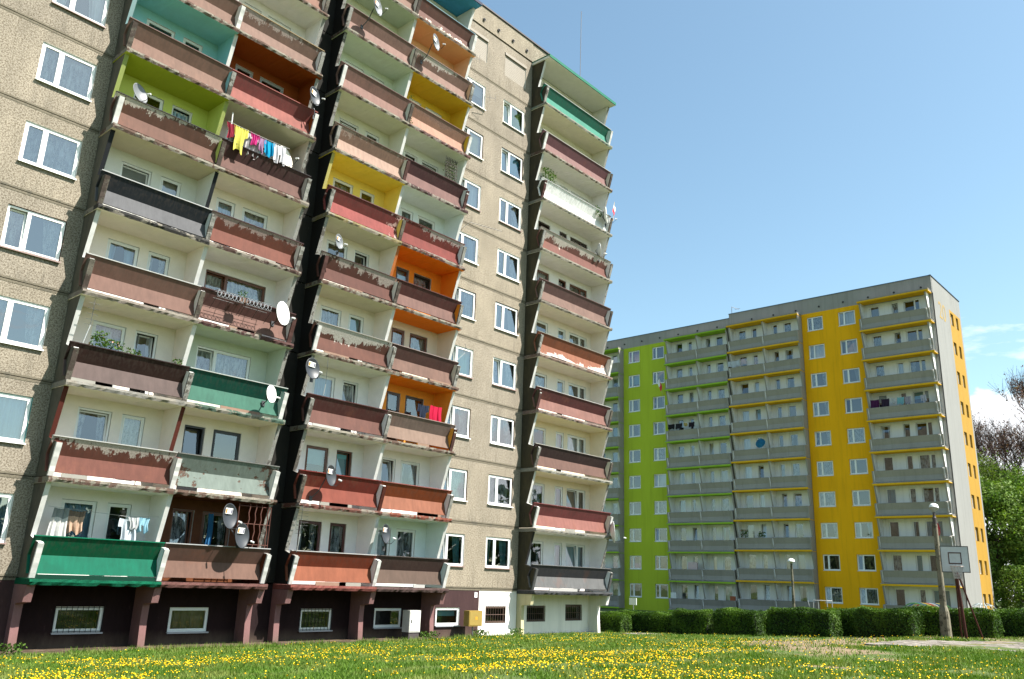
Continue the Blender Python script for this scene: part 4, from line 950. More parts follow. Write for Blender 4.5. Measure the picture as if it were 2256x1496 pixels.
aerial(8.5, -1.1, 2.0, (.0, -.02, .85), 9, 'tall grid tv aerial on the corner of the terracotta balcony', (0, .1, -.9), .3)
aerial(8.5, -1.12, 1.72, (.02, 0, .28), 3, 'star shaped tv aerial below the tall grid aerial', (0, .1, -.6), .3)
aerial(9.05, -1.0, 7.2, (.0, 0, 1.0), 8, 'thin tv aerial standing above the wine brown balcony', (0, .08, -.4), .15)
aerial(16.2, -.5, 25.3, (.5, -.1, .15), 4, 'tv aerial on the flat wall below the upper shutters', (.35, .5, -.5), .25, True)
aerial(17.2, -.55, 23.6, (.6, -.2, .1), 3, 'tv aerial on the flat wall below the grey window', (.5, .55, -.6), .2, True)
aerial(16.6, -.6, 16.55, (1.9, -.3, .12), 10, 'long horizontal tv aerial projecting from the flat wall', (.1, .6, -.1), .14)
aerial(16.3, -1.0, 10.05, (.0, 0, .4), 4, 'small tv aerial at the right end of the orange balcony', (-.4, .2, -.5), .15)
o = wire('rooftop_mast', [(26.45, .5, 29.3), (26.47, .5, 32.0), (26.5, .5, 34.6)], .022, 'thin tall mast on the roof of the near tower block', 'mast', matte('mast_grey', (.2, .2, .22), .5))
m = M(); m.tube([(0, 0, 0), (0, 0, 1.1), (1.6, 0, 1.25)], .03, 5); m.tube([(1.3, -.3, 1.22), (1.3, .3, 1.22)], .02, 4)
thing(ob('rooftop_aerial', m.mesh('rooftop_aerial', matte('mast_grey', (.2, .2, .22), .5)), None, (69.0, 12.5, 27.9)), 'small aerial on the roof step of the far block', 'aerial')
# flags
def flag(x, y, z, label, ang=0., s=1.):
    root = empty('flag', (x, y, z)); thing(root, label, 'flag', 'small white and red flags on balconies')
    ob('flag_pole', M().tube([(0, 0, -.2*s), (.25*s*math.cos(ang), .25*s*math.sin(ang), 1.0*s)], .014, 5).mesh('flag_pole', matte('wood_pole', (.45, .35, .22), .6)), root)
    m = M(); n = 8; ex = Vector((math.cos(ang), math.sin(ang), 0))
    for half, mi in ((0, 0), (1, 1)):
        for i in range(n):
            def q(u, v): return ex*(.22*s*(1-v)+.12*u*s)+Vector((.03*math.sin(u*8), .05*math.sin(u*6+v), (.95-.55*v-.35*u)*s))
            u0, u1 = i/n, (i+1)/n; v0, v1 = half*.5, half*.5+.5
            m.face([q(u0, v1), q(u1, v1), q(u1, v0), q(u0, v0)], mi)
    ob('flag_cloth', m.mesh('flag_cloth', [matte('flag_white', (.75, .75, .75), .8), matte('flag_red', (.55, .02, .04), .8)]), root)
flag(27.4, -1.25, 20.5, 'white and red flag sticking out from the white balcony of the near block', .3, 1.1)
flag(67.0, 19.85, 20.3, 'white and red flag on the green trimmed balcony of the far block', 2.2, 1.6)
flag(67.15, -6.2, 5.0, 'white and red flag at the corner balcony of the far block above the basketball board', 1.2, 1.8)
# cabinets at the foot
root = empty('utility_cabinet', (14.5, -.55, -1.97)); thing(root, 'white metal utility cabinet on a dark base in front of the grey-brown balcony tier', 'cabinet')
ob('cabinet_body', M().box(-.28, .30, -.2, .22, .27, 1.09).mesh('cabinet_body', plain('cabinet_paint', (.55, .54, .50), .5, .15)), root); ob('cabinet_base', M().box(-.26, .28, -.17, .2, -.05, .269).mesh('cabinet_base', matte('base_dark', (.05, .04, .04), .8)), root)
ob('cabinet_door', M().box(-.25, .27, -.213, -.202, .31, 1.05).mesh('cabinet_door', plain('cabinet_paint', (.60, .59, .55), .5, .15)), root); ob('lock', M().box(-.2, -.16, -.228, -.214, .62, .74).mesh('lock', matte('lock_dark', (.03, .03, .03), .4)), root)
root = empty('gas_box', (17.96, -.6, -1.98)); thing(root, 'yellow gas meter box on a steel post by the maroon wall', 'gas box')
ob('box_body', M().box(-.40, .40, -.16, .16, .46, 1.08).mesh('box_body', plain('gas_yellow', P(238, 200, 104, .66), .5, .15)), root); ob('box_door', M().box(-.36, .36, -.172, -.162, .50, 1.04).mesh('box_door', plain('gas_yellow', P(240, 206, 114, .66), .5, .15)), root)
ob('post', M().tube([(0, 0, -.1), (0, 0, .459)], .03, 8).mesh('post', matte('galvanised', (.25, .25, .26), .45, .5)), root)
ob('warning_mark', M().prism_x([(-.176, .72), (-.176, .84), (-.174, .84), (-.174, .72)], -.03, .10).mesh('warning_mark', matte('sign_orange', (.55, .25, .02), .5)), root)

# ================================================================== hedges
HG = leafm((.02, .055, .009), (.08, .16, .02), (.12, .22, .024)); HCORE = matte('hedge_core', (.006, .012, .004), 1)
def hedge(x0, x1, y0, y1, zb_, zt_, label, seed):
    g = np.random.default_rng(seed)
    root = empty('hedge', ((x0+x1)/2, (y0+y1)/2, zb_)); thing(root, label, 'hedge', 'clipped hedges across the lawn')
    cx, cy_ = (x1-x0)/2, (y1-y0)/2; h = zt_-zb_
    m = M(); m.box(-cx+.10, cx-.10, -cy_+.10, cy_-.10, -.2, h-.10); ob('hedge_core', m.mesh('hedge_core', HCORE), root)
    pts = []; nr = []
    for ax, sg, area in ((0, -1, 2*cy_*h), (0, 1, 2*cy_*h*.4), (1, -1, 2*cx*h), (1, 1, 2*cx*h), (2, 1, 4*cx*cy_)):
        n = int(area*1150); p = np.empty((n, 3)); p[:, 0] = g.uniform(-cx, cx, n); p[:, 1] = g.uniform(-cy_, cy_, n); p[:, 2] = h*g.random(n)**.85
        hs = (cx, cy_)[ax] if ax < 2 else h
        p[:, ax] = sg*hs if ax < 2 else h
        nn = np.zeros((n, 3)); nn[:, ax] = sg
        # rounded shoulders and lumpy clip
        d = g.random(n)**1.6*.16-.05; lump = .05*np.sin(p[:, 1]*3.1+seed)+.04*np.sin(p[:, 0]*4.7+p[:, 2]*5+seed*2)
        p -= nn*(d-lump)[:, None]
        k = np.clip((p[:, 2]-(h-.16))/.16, 0, 1); p[:, 0] *= 1-.10*k**2/ max(cx, .3)*.8; p[:, 1] *= 1-.07*k**2/max(cy_, .3)*.8
        pts.append(p); nr.append(nn)
    # sprigs standing above the top
    n = int(4*cx*cy_*110); p = np.stack([g.uniform(-cx, cx, n), g.uniform(-cy_, cy_, n), h+.05*g.random(n)**2+.02], 1); pts.append(p); nr.append(np.zeros((n, 3)))
    ob('hedge_foliage', leaves('hedge_foliage', np.concatenate(pts), .062, HG, g, np.concatenate(nr)*.8), root)
HB = [(28.6, 29.6, -.9, .9, -1.1, 'hedge block nearest the foot of the near tower block'),
 (29.8, 30.8, -3.35, .3, -1.0, 'long low hedge behind the small concrete slab'),
 (28.3, 29.3, -5.98, -4.12, -.75, 'hedge block standing forward just right of the small concrete slab'),
 (29.6, 30.5, -6.5, -5.0, -.80, 'set back hedge piece between the first two forward hedge blocks'),
 (28.0, 29.1, -8.52, -6.48, -.62, 'second forward hedge block, below the green trimmed balconies'),
 (29.6, 30.5, -9.5, -7.6, -.70, 'set back hedge piece left of the hedge block under the short lamp'),
 (27.6, 28.9, -12.12, -9.34, -.44, 'dark wide hedge block under the distant short street lamp'),
 (29.4, 30.4, -13.0, -11.2, -.38, 'set back hedge piece below the yellow wall strip'),
 (27.8, 29.0, -15.36, -13.08, -.29, 'forward hedge block with bright right end left of the big lamp post'),
 (29.9, 31.0, -17.82, -14.4, -.20, 'hedge behind the big lamp post and the basketball stand'),
 (32.2, 33.2, -24.5, -17.3, -.15, 'hedge running out of the picture on the right')]
for i, b in enumerate(HB): hedge(b[0], b[1], b[2], b[3], terr((b[2]+b[3])/2)-.02, b[4], b[5], 40+i)

# ================================================================== court, slab, lamps, basketball
def lampmat(): return concrete(P(190, 182, 158, .85), P(120, 115, 98, .6), .1, .3)
CON = lampmat()
# paved court: individual slabs
tiles = []; z0 = -1.185
PAV = [concrete(P(210, 200, 188, .92), P(160, 150, 135, .9), .15, .2), concrete(P(200, 191, 180, .88), P(150, 142, 128, .7), .2, .25)]
court = empty('paved_court', (24, -19, z0-.03)); structure(court)
def inside(x, y):
    # front edge from (19.1,-16.4) to (21.1,-20.5) on to (23,-25); back edge (22.8,-16.1)-(28.1,-19.1)-(31,-20.9)
    fx = np.interp(-y, [16.3, 20.5, 25, 30], [19.2, 21.1, 23.2, 25.5]); bx = np.interp(-y, [16.1, 19.1, 20.9, 30], [22.8, 28.1, 31.4, 31.4])
    return fx < x < bx and y > -29 and y < -16.15
tm = {}
r_ = random.Random(9)
for j in range(26):
    for i in range(26):
        x = 18.8+i*.5; y = -16.4-j*.5
        if not inside(x+.25, y-.25): continue
        k = (i*7+j*3) % 4
        if k not in tm: tm[k] = M().box(0, .488, -.488, 0, -.06, 0).mesh('paving_slab', PAV[k % 2])
        tiles.append((x, y, k))
for n_, (x, y, k) in enumerate(tiles[:300]):
    o = ob('paving_slab', tm[k], court, (x-24, y+19, .03+r_.uniform(-.008, .008)))
if len(tiles) > 300:
    m = M()
    for x, y, k in tiles[300:]: m.box(x-24, x-24+.488, y+19-.488, y+19, -.03, .03+r_.uniform(-.006, .006))
    o = ob('paving_slab', m.mesh('paving_slab', PAV[0]), court); o['kind'] = 'stuff'
sl_ = empty('paved_path', (27.2, -3.4, terr(-3.4))); structure(sl_)
for i in range(3):
    for j in range(4): ob('paving_slab', M().box(-.24, .24, -.28, .28, -.05, .05).mesh('paving_slab', PAV[(i+j) % 2]), sl_, (-.5+i*.5, -1.0+j*.58, .0+r_.uniform(-.01, .01)-.01*j))

def street_lamp(x, y, z, h, label, s=1.):
    root = empty('street_lamp', (x, y, z)); thing(root, label, 'street lamp', 'street lamps')
    m = M(); 
    def sq(a, zz): return [(-a, -a, zz), (a, -a, zz), (a, a, zz), (-a, a, zz)]
    secs = [(.19, -.1), (.175, .7), (.16, 1.0), (.11, 1.22), (.075, h-.6)]; prev = None
    for a, zz in secs:
        c = a*.35
        q = [(-a+c, -a, zz), (a-c, -a, zz), (a, -a+c, zz), (a, a-c, zz), (a-c, a, zz), (-a+c, a, zz), (-a, a-c, zz), (-a, -a+c, zz)]
        q = [(u*s, v*s, w__) for u, v, w__ in q]
        if prev:
            for e in range(8): m.face([prev[e], prev[(e+1) % 8], q[(e+1) % 8], q[e]])
        prev = q
    m.face(prev); ob('post', m.mesh('post', CON), root)
    ob('post_collar', M().lathe([(0, h-.6), (.085*s, h-.6), (.085*s, h-.35), (.06*s, h-.3), (.045*s, h-.12)], 12).mesh('post_collar', matte('dark_collar', (.05, .035, .03), .6)), root)
    hd = ob('lamp_head', M().lathe([(.05, -.12), (.09, -.05), (.13, .0), (.185, .04), (.19, .06)], 18).mesh('lamp_head', matte('lamp_housing', (.3, .3, .28), .5), True), root, (.06, 0, h)); hd.rotation_euler = (0, .25, 0)
    dm = ob('lamp_dome', M().lathe([(.19, .06), (.18, .14), (.145, .21), (.08, .25), (0, .265)], 18).mesh('lamp_dome', matte('milky_dome', (.8, .8, .78), .15), True), root, (.06, 0, h)); dm.rotation_euler = (0, .25, 0)
street_lamp(30.05-.9, -15.95-.25, -1.24, 5.05, 'tall concrete street lamp standing before the hedge left of the basketball board')
o_ = None
root = empty('street_lamp', (45.6, -2.7, terr(-2.7))); thing(root, 'slim distant street lamp rising behind the hedges before the far block', 'street lamp', 'street lamps')
ob('post', M().tube([(0, 0, 0), (0, 0, 4.0)], .11, 8, r2=.075).mesh('post', CON), root)
ob('lamp_head', M().lathe([(.06, -.12), (.1, -.02), (.24, .03)], 14, (.0, 0, 4.1)).mesh('lamp_head', matte('lamp_housing', (.3, .3, .28), .5), True), root); ob('lamp_dome', M().lathe([(.24, .03), (.2, .15), (.1, .21), (0, .23)], 14, (0, 0, 4.1)).mesh('lamp_dome', matte('milky_dome', (.8, .8, .78), .15), True), root)
root = empty('sign', (36.5, 3.6, terr(3.6))); thing(root, 'small blank white sign board on a post beyond the hedge', 'sign')
ob('sign_board', M().box(-.02, .02, -.26, .26, 1.22, 1.62).mesh('sign_board', matte('sign_white', (.78, .78, .78), .5)), root); ob('post', M().tube([(.05, 0, 0), (.05, 0, 1.5)], .03, 6).mesh('post', matte('galvanised', (.25, .25, .26), .45, .5)), root)

# basketball stand, board facing the court (towards the camera side)
bx, by, bz = 27.0, -17.48, -1.2
root = empty('basketball_stand', (bx, by, bz)); thing(root, 'rusty basketball stand with square grey backboard and worn net', 'basketball hoop')
RUST = plain('rust_red_steel', (.055, .018, .014), .7, .35)
fx = Vector((-.93, -.36, 0)).normalized(); sx = Vector((-fx.y, fx.x, 0)) * -1   # facing, and board right (image right)
top = Vector((-.30, .05, 2.55))
ob('main_post', M().tube([(0, 0, -.1), tuple(top)], .06, 8).mesh('main_post', RUST), root)
ob('brace', M().tube([(1.3, .5, -.1), tuple(top+Vector((.1, .05, -.2)))], .032, 6).mesh('brace', RUST), root); ob('brace', M().tube([(1.3, -.28, -.1), tuple(top+Vector((.1, -.02, -.1)))], .032, 6).mesh('brace', RUST), root)
bc = top+fx*.15+Vector((0, 0, .35))
def bp(u, v, w_=0.): u *= .78; v *= .90; return tuple(bc+sx*u+Vector((0, 0, v))+fx*w_)
def slab3(u0, u1, v0, v1, w0, w1, name, mat):
    m = M(); q = [bp(u0, v0, w0), bp(u1, v0, w0), bp(u1, v0, w1), bp(u0, v0, w1), bp(u0, v1, w0), bp(u1, v1, w0), bp(u1, v1, w1), bp(u0, v1, w1)]
    m.v = q; m.f = [(0, 3, 2, 1), (4, 5, 6, 7), (0, 1, 5, 4), (1, 2, 6, 5), (2, 3, 7, 6), (3, 0, 4, 7)]; m.mi = [0]*6
    return ob(name, m.mesh(name, mat), root)
slab3(-.60, .60, -.52, .53, 0, .03, 'backboard', plain('board_grey', P(205, 208, 208, 1.6), .6, .12))
BK = matte('board_paint_black', (.02, .015, .015), .6); BR = matte('board_paint_brown', (.06, .02, .015), .6)
for a in ((-.62, .62, -.54, -.51), (-.62, .62, .51, .54), (-.62, -.59, -.51, .51), (.59, .62, -.51, .51)): slab3(*a, -.004, .036, 'board_edge', BK)
for a in ((-.29, .29, -.20, -.155), (-.29, .29, .235, .28), (-.29, -.245, -.155, .235), (.245, .29, -.155, .235)): slab3(*a, .0305, .036, 'target_square', BR)
rc = bc+fx*.33+Vector((0, 0, -.27)); pts = [tuple(rc+sx*.225*math.cos(t)+fx*.225*math.sin(t)) for t in [k*2*math.pi/18 for k in range(19)]]
m = M(); m.tube(pts, .012, 5); m.tube([tuple(rc-fx*.22), bp(0, -.27, .03)], .02, 5); ob('rim', m.mesh('rim', matte('rim_grey', (.35, .30, .28), .5, .4)), root)
m = M()
for k in range(12):
    t0, t1 = 2*math.pi*k/12, 2*math.pi*(k+.5)/12; t2 = 2*math.pi*(k-.5)/12
    a = rc+sx*.22*math.cos(t0)+fx*.22*math.sin(t0)
    for tt in (t1, t2):
        b = rc+sx*.15*math.cos(tt)+fx*.15*math.sin(tt)+Vector((0, 0, -.25)); c = rc+sx*.13*math.cos(t0)+fx*.13*math.sin(t0)+Vector((0, 0, -.45)); m.tube([a, b, c], .009, 3)
ob('net', m.mesh('net', matte('net_string', (.35, .36, .36), .8)), root)
# play equipment behind the hedges
root = empty('climbing_tunnel', (38.4, -12.3, -1.45)); thing(root, 'climbing tunnel of coloured steel hoops behind the hedge beside the lamp', 'playground frame')
hc = [(.1, .3, .1), (.05, .15, .3), (.6, .5, .1), (.5, .08, .05), (.6, .6, .55), (.05, .15, .3), (.6, .45, .1), (.1, .3, .1)]
for i in range(8):
    pts = [(.35*i*.55, -.9*math.cos(t)-.12*i, 1.42*math.sin(t)**.8 if math.sin(t) > 0 else 0) for t in [math.pi*k/14 for k in range(15)]]
    ob('hoop', M().tube(pts, .03, 5).mesh('hoop', matte('hoop_paint', hc[i], .5)), root)
root = empty('playground_ladder', (46.1, -3.8, terr(-3.8))); thing(root, 'grey steel ladder climbing frame before the yellow strip of the far block', 'playground frame')
m = M()
for u in (0, .9, 1.8): 
    m.tube([(0, -u, 0), (0, -u, 1.7 if u < 1.5 else 1.0)], .03, 5); m.tube([(.8, -u, 0), (.8, -u, 1.7 if u < 1.5 else 1.0)], .03, 5)
for zz in (.9, 1.7): m.tube([(0, 0, zz), (0, -.9, zz)], .025, 5); m.tube([(.8, 0, zz), (.8, -.9, zz)], .025, 5)
m.tube([(0, -.9, .95), (0, -2.4, .95)], .025, 5); m.tube([(0, 0, 1.7), (.8, 0, 1.7)], .025, 5); m.tube([(0, -.9, 1.7), (.8, -.9, 1.7)], .025, 5)
m.tube([(0, .0, .0), (0, .35, 1.7)], .02, 5)
ob('frame_tubes', m.mesh('frame_tubes', matte('play_grey', (.3, .3, .3), .5)), root)
root = empty('climbing_globe', (44.2, -14.1, -1.45)); thing(root, 'low climbing globe of painted bars at the corner of the far block', 'playground frame')
m = M(); mats_ = []
for i in range(6):
    t = math.pi*i/6; pts = [(.85*math.cos(t)*math.cos(p_), .85*math.sin(t)*math.cos(p_), .72+.80*math.sin(p_)) for p_ in [-1.3+k*2.6/12+0. for k in range(13)]]; m.tube(pts, .02, 4)
    m.tube([(-a, -b, c) for a, b, c in pts], .02, 4)
for zz, R_ in ((.4, .76), (.8, .85), (1.15, .72), (1.4, .45)): m.tube([(R_*math.cos(k*math.pi/9), R_*math.sin(k*math.pi/9), zz) for k in range(19)], .02, 4)
ob('globe_bars', m.mesh('globe_bars', matte('play_pale', (.45, .5, .5), .5)), root)

# far block laundry, dishes and clutter
def flaundry(s, k, z_, items, dz=1.25):
    for i, (ds, w_, h_, c, lb) in enumerate(items):
        o = cloth('laundry_cloth', 67.5, -7.13+s-ds, z_+k*FH+dz+.55, w_, h_, c, lb, 'laundry', 50+i+k, group='laundry on the far block'); o.rotation_euler = (0, 0, -math.pi/2)
flaundry(5.4, 6, zy, [(.0, .75, .8, (.10, .02, .09), 'plum towel at the left of the laundry on the corner balcony of the far block'), (.9, .7, .7, (.05, .03, .06), 'dark towel next to the plum towel on the far block'), (1.6, .3, .5, (.7, .7, .72), 'white cloth left of the pale blue towel on the far block'),
 (2.2, .6, .6, (.3, .6, .68), 'pale blue towel in the laundry row on the far block'), (2.8, .5, .65, (.48, .44, .52), 'lilac grey cloth in the laundry row on the far block'), (4.1, .45, .6, (.62, .6, .7), 'pale violet cloth at the right of the laundry row on the far block')])
flaundry(26.3, 6, zg, [(0, .8, .5, (.02, .02, .025), 'black clothes at the left of the green trimmed balcony of the far block'), (.9, .8, .55, (.03, .03, .035), 'dark clothes hanging in the green trimmed balcony of the far block'), (1.7, .4, .35, (.6, .45, .15), 'small yellow cloth among dark clothes on the far block'), (2.4, .7, .5, (.03, .02, .03), 'dark clothes at the right of the green trimmed balcony of the far block')])
flaundry(18.9, 8, zy, [(0, 1.3, .6, (.66, .7, .76), 'white sheet hanging on the upper yellow trimmed balcony of the far block')])
thing(ob('wardrobe', M().box(-.1, .1, -.3, .3, 0, 1.6).mesh('wardrobe', plain('wardrobe_white', (.7, .7, .68), .6)), None, (67.75, -7.13+26.55, zg+.0)), 'white cupboard on the lowest green trimmed balcony of the far block', 'cupboard')
thing(ob('cupboard', M().box(-.1, .1, -.25, .25, 0, 1.45).mesh('cupboard', plain('cupboard_orange', (.32, .09, .04), .6)), None, (67.75, -7.13+20.1, zg+.0)), 'rust brown cupboard on the lowest balcony of the far block', 'cupboard')
thing(ob('storage_box', M().box(-.1, .1, -.5, .5, 0, 1.75).mesh('storage_box', plain('box_pink', (.55, .42, .42), .6)), None, (67.75, -7.13+24.3, zg+FH)), 'pale pink panel leaning on a second floor balcony of the far block', 'panel')
potplant('balcony_plant', 67.3, -7.13+18.3, zy+2*FH+1.1, [(-.15, .15, -.3, .5, .0, .7)], 140, 'green plant on the yellow trimmed balcony of the far block', (.5, .1, .08), .14)
potplant('balcony_plant', 67.3, -7.13+16.6, zy+2*FH+1.1, [(-.15, .15, -.3, .4, .0, .5)], 90, 'second green plant on the yellow trimmed balcony of the far block', None, .14)
m = M(); m.lathe([(0, 0), (.5, 0)], 14); 
for i in range(6): m.box(-.02, .0, -.35+.12*i, -.29+.12*i, -.4, .4)
wh = ob('parasol', M().lathe([(0, .1), (.25, .05), (.5, -.05), (.48, -.06), (0, .05)], 14).mesh('parasol', plain('parasol_blue', (.01, .11, .20), .7, .5)), None, (67.35, -7.13+16.4, zy+5*FH+1.6)); wh.rotation_euler = (0, -1.2, 0)
thing(wh, 'blue patterned round screen on a middle yellow trimmed balcony of the far block', 'screen')

# ================================================================== trees beyond the far block
def tree(x, y, z, h, cw, label, seed, leafmat, nleaf, lsize, bare=0., trunkc=(.06, .045, .035), cat='tree', sparse=1.):
    g = np.random.default_rng(seed); r_ = random.Random(seed)
    root = empty('deciduous_tree', (x, y, z)); thing(root, label, cat, 'trees beyond the far block')
    tm_ = MC.setdefault(('bark', trunkc), None) or plain('bark', trunkc, .9, .3); MC[('bark', trunkc)] = tm_
    m = M(); m.tube([(0, 0, -.2), (.1, .1, h*.25), (-.1, .2, h*.55)], .032*h*.7, 8, r2=.018*h*.6); tips = []
    lm = M()
    def limb(p, d, ln, r, lev):
        q = p+d*ln*.5+Vector((r_.uniform(-1, 1), r_.uniform(-1, 1), r_.uniform(-.3, .6)))*ln*.08; e = q+(d+Vector((r_.uniform(-.3, .3), r_.uniform(-.3, .3), r_.uniform(-.05, .35)))).normalized()*ln*.5
        lm.tube([p, q, e], r, 5 if lev < 2 else 3, r2=r*.5)
        tips.append((e, lev)); tips.append((q, lev))
        if lev < 4:
            for _ in range(3 if lev < 3 else 3):
                nd = (d+Vector((r_.uniform(-1, 1), r_.uniform(-1, 1), r_.uniform(-.35, .8)))*.75).normalized(); limb(q.lerp(e, r_.uniform(.2, 1)), nd, ln*r_.uniform(.55, .75), r*.5, lev+1)
    for i in range(8):
        a = 2*math.pi*i/8+r_.uniform(-.3, .3); zz = h*(.22+.42*r_.random()); d = Vector((math.cos(a)*cw/h*1.3, math.sin(a)*cw/h*1.3, .35+.5*r_.random())).normalized()
        limb(Vector((0, .1, zz)), d, h*.28, .011*h, 0)
    ob('trunk', m.mesh('trunk', tm_, True), root); ob('limbs', lm.mesh('limbs', tm_), root)
    T = np.array([tuple(t) for t, lv in tips if lv >= 1])
    if nleaf:
        # clumps round the limb tips plus lobes filling the crown outline
        nl = int(46*sparse); ctr = []; rad = []
        for i in range(nl):
            a, b = g.uniform(0, 2*math.pi), g.uniform(-.75, 1); rr_ = cw*(.55+.35*g.random())*math.sqrt(max(0, 1-(abs(b)**1.7)*.85))
            ctr.append((rr_*math.cos(a), rr_*math.sin(a), h*(.56+.40*b))); rad.append(cw*g.uniform(.16, .34))
        ctr = np.array(ctr); rad = np.array(rad); n1 = int(nleaf*.72); k = g.integers(0, nl, n1); v = g.normal(size=(n1, 3)); v /= np.linalg.norm(v, axis=1)[:, None]
        c1 = ctr[k]+v*(rad[k]*(.55+.5*g.random(n1)))[:, None]*np.array([1, 1, .8]); nrm = v*.8
        k2 = g.integers(0, len(T), nleaf-n1); c2 = T[k2]+g.normal(size=(nleaf-n1, 3))*cw*.10
        c = np.concatenate([c1, c2]); nn = np.concatenate([nrm, np.zeros_like(c2)]); ok = c[:, 2] > h*.06
        ob('crown', leaves('crown', c[ok], lsize, leafmat, g, nn[ok], .3), root)
    else:
        # leafless: fine twigs with a few buds
        n = 5200; k = g.integers(0, len(T), n); p = T[k]; d = g.normal(size=(n, 3))*.6; d[:, 2] += .5; d += p/np.linalg.norm(p, axis=1)[:, None]*.6; e = p+d*h*.05; sdv = np.cross(d, g.normal(size=(n, 3))); sdv = sdv/np.linalg.norm(sdv, axis=1)[:, None]*.02
        V = np.stack([p-sdv, p+sdv, e+sdv*.4, e-sdv*.4], 1).reshape(-1, 3); ob('twigs', npmesh('twigs', V, np.arange(4*n).reshape(-1, 4), tm_), root)
        kk = g.integers(0, n, bare and int(bare)); bp_ = p[kk]+(e-p)[kk]*g.random(len(kk))[:, None]
        ob('buds', leaves('buds', bp_+g.normal(size=bp_.shape)*.12, lsize, leafmat, g), root)
G1 = leafm((.08, .17, .025), (.18, .30, .05), (.22, .32, .06)); G2 = leafm((.12, .19, .04), (.25, .31, .07), (.17, .25, .05)); RB = leafm((.17, .075, .07), (.26, .15, .12)); DK = leafm((.02, .045, .012), (.05, .09, .02))
zt = -2.1
tree(84, -5.6, zt, 13.5, 5.2, 'leafy bright green tree right behind the corner of the far block', 1, G1, 46000, .22)
tree(90, -4.2, zt, 16.5, 5.5, 'yellowish green tree behind the leafy corner tree', 2, G2, 30000, .22, sparse=1.)
tree(97, -7.2, zt, 21.5, 6.5, 'tall tree with reddish spring buds at the right edge of the picture', 3, RB, 0, .19, bare=7000, trunkc=(.07, .045, .04))
tree(100, -1.0, zt, 20.0, 6.0, 'bare grey tree against the cloud behind the far block', 4, RB, 0, .15, bare=1800, trunkc=(.11, .09, .08))
tree(92, -10.0, zt, 14.5, 5.0, 'dark green tree with heavy limbs at the right picture edge', 5, DK, 14000, .22, sparse=.7)
tree(86, -15.5, zt, 14, 5.0, 'round green tree just outside the right edge beyond the playground', 6, G1, 9000, .28)
tree(93, -24, zt, 15, 5.5, 'broad green tree far right beyond the court', 8, G2, 8000, .3)
tree(78.5+1.5, -9.3, zt, 5.2, 3.0, 'low green bush at the foot of the corner tree', 7, G1, 12000, .17)
m = M(); m.box(0, .1, -24, 24, 0, 1.1)
fen = empty('fence', (103, -8, zt)); thing(fen, 'brown wooden fence low behind the trees', 'fence')
for i in range(3): ob('rail', M().box(0, .06, -10, 10, 0, .12).mesh('rail', plain('fence_brown', (.12, .06, .04), .8)), fen, (0, 0, .4+i*.45))
for i in range(9): ob('post', M().box(-.06, .0, -.06, .06, 0, 1.5).mesh('post', plain('fence_brown', (.12, .06, .04), .8)), fen, (-.01, -9.6+i*2.4, 0))
# far-off wood closing the horizon behind the trees
g = np.random.default_rng(77); n = 40000; a = g.uniform(0, 1, n); yy = -75+a*300; base = 8+3*np.sin(yy*.21)+2*np.sin(yy*.53+1)
c = np.stack([135+g.uniform(-5, 5, n)+4*np.sin(yy*.3), yy, zt+base*g.random(n)**.7], 1)
o = ob('distant_wood', leaves('distant_wood', c, .75, leafm((.05, .075, .035), (.09, .11, .05), (.10, .08, .06)), g)); o['kind'] = 'stuff'; 
o['label'] = 'far-off mixed wood behind the far block'

# unseen tree ring added behind and beside the viewer to darken window reflections
n = 34000; az_ = YAW+np.radians(g.uniform(52, 308, n)); rad_ = 78+g.uniform(-6, 6, n)+8*np.sin(az_*5); hgt = 11+2.5*np.sin(az_*23)+1.5*np.sin(az_*57+1)
c = np.stack([CAM.x+rad_*np.sin(az_), CAM.y+rad_*np.cos(az_), -1.3+hgt*g.random(n)**.8], 1); c = c[(c[:, 1] < -30) | (c[:, 0] < -30)]
o = ob('added_wood', leaves('added_wood', c, 1.35, leafm((.05, .085, .03), (.10, .14, .045), (.07, .09, .04)), g)); o['kind'] = 'stuff'; o['label'] = 'unseen ring of trees added behind the viewer to darken the window reflections'

# ================================================================== lawn: grass blades, dandelions
g = np.random.default_rng(5)
def scatter(n, near=13.5, far=46, pw=1.0):
    """points on the lawn around the viewer, density falling with distance"""
    d = near*(far/near)**(g.random(n)**pw); az = YAW+np.radians(g.uniform(-38, 38, n))
    x = CAM.x+d*np.sin(az); y = CAM.y+d*np.cos(az); ok = (y < -.95) | (x > 28.2); ok &= ~((x > -.3) & (x < 16.5) & (y > -1.5)); ok &= (y < 2)
    return x[ok], y[ok], d[ok]
def vnoise(x, y, s, seed):
    r = np.random.default_rng(seed).random((64, 64)); X = x/s; Y = y/s; i = np.floor(X).astype(int); j = np.floor(Y).astype(int); fx_ = X-i; fy_ = Y-j
    fx_ = fx_*fx_*(3-2*fx_); fy_ = fy_*fy_*(3-2*fy_); q = lambda a, b: r[a % 64, b % 64]
    return (q(i, j)*(1-fx_)+q(i+1, j)*fx_)*(1-fy_)+(q(i, j+1)*(1-fx_)+q(i+1, j+1)*fx_)*fy_
TY = np.array([terr(v) for v in np.linspace(-60, 20, 801)])
def tz(y): return np.interp(y, np.linspace(-60, 20, 801), TY)
def court_mask(x, y):
    fx_ = np.interp(-y, [16.3, 20.5, 25, 30], [19.2, 21.1, 23.2, 25.5]); b = np.interp(-y, [16.1, 19.1, 20.9, 30], [22.8, 28.1, 31.4, 31.4]); return (x > fx_) & (x < b+.4) & (y < -16.3)
def wear(x, y): return sum(.30*np.exp(-((x-a)**2+(y-b)**2)/(q*q)) for a, b, q in WORN)+np.clip((x-8)/16, 0, 1)*.16-.08+np.clip(1-np.abs(y+15.5)/9, 0, 1)*.18-.1+.5*vnoise(x, y, 2.6, 1)+.5*vnoise(x, y, .9, 2)
x, y, d = scatter(430000, pw=.9)
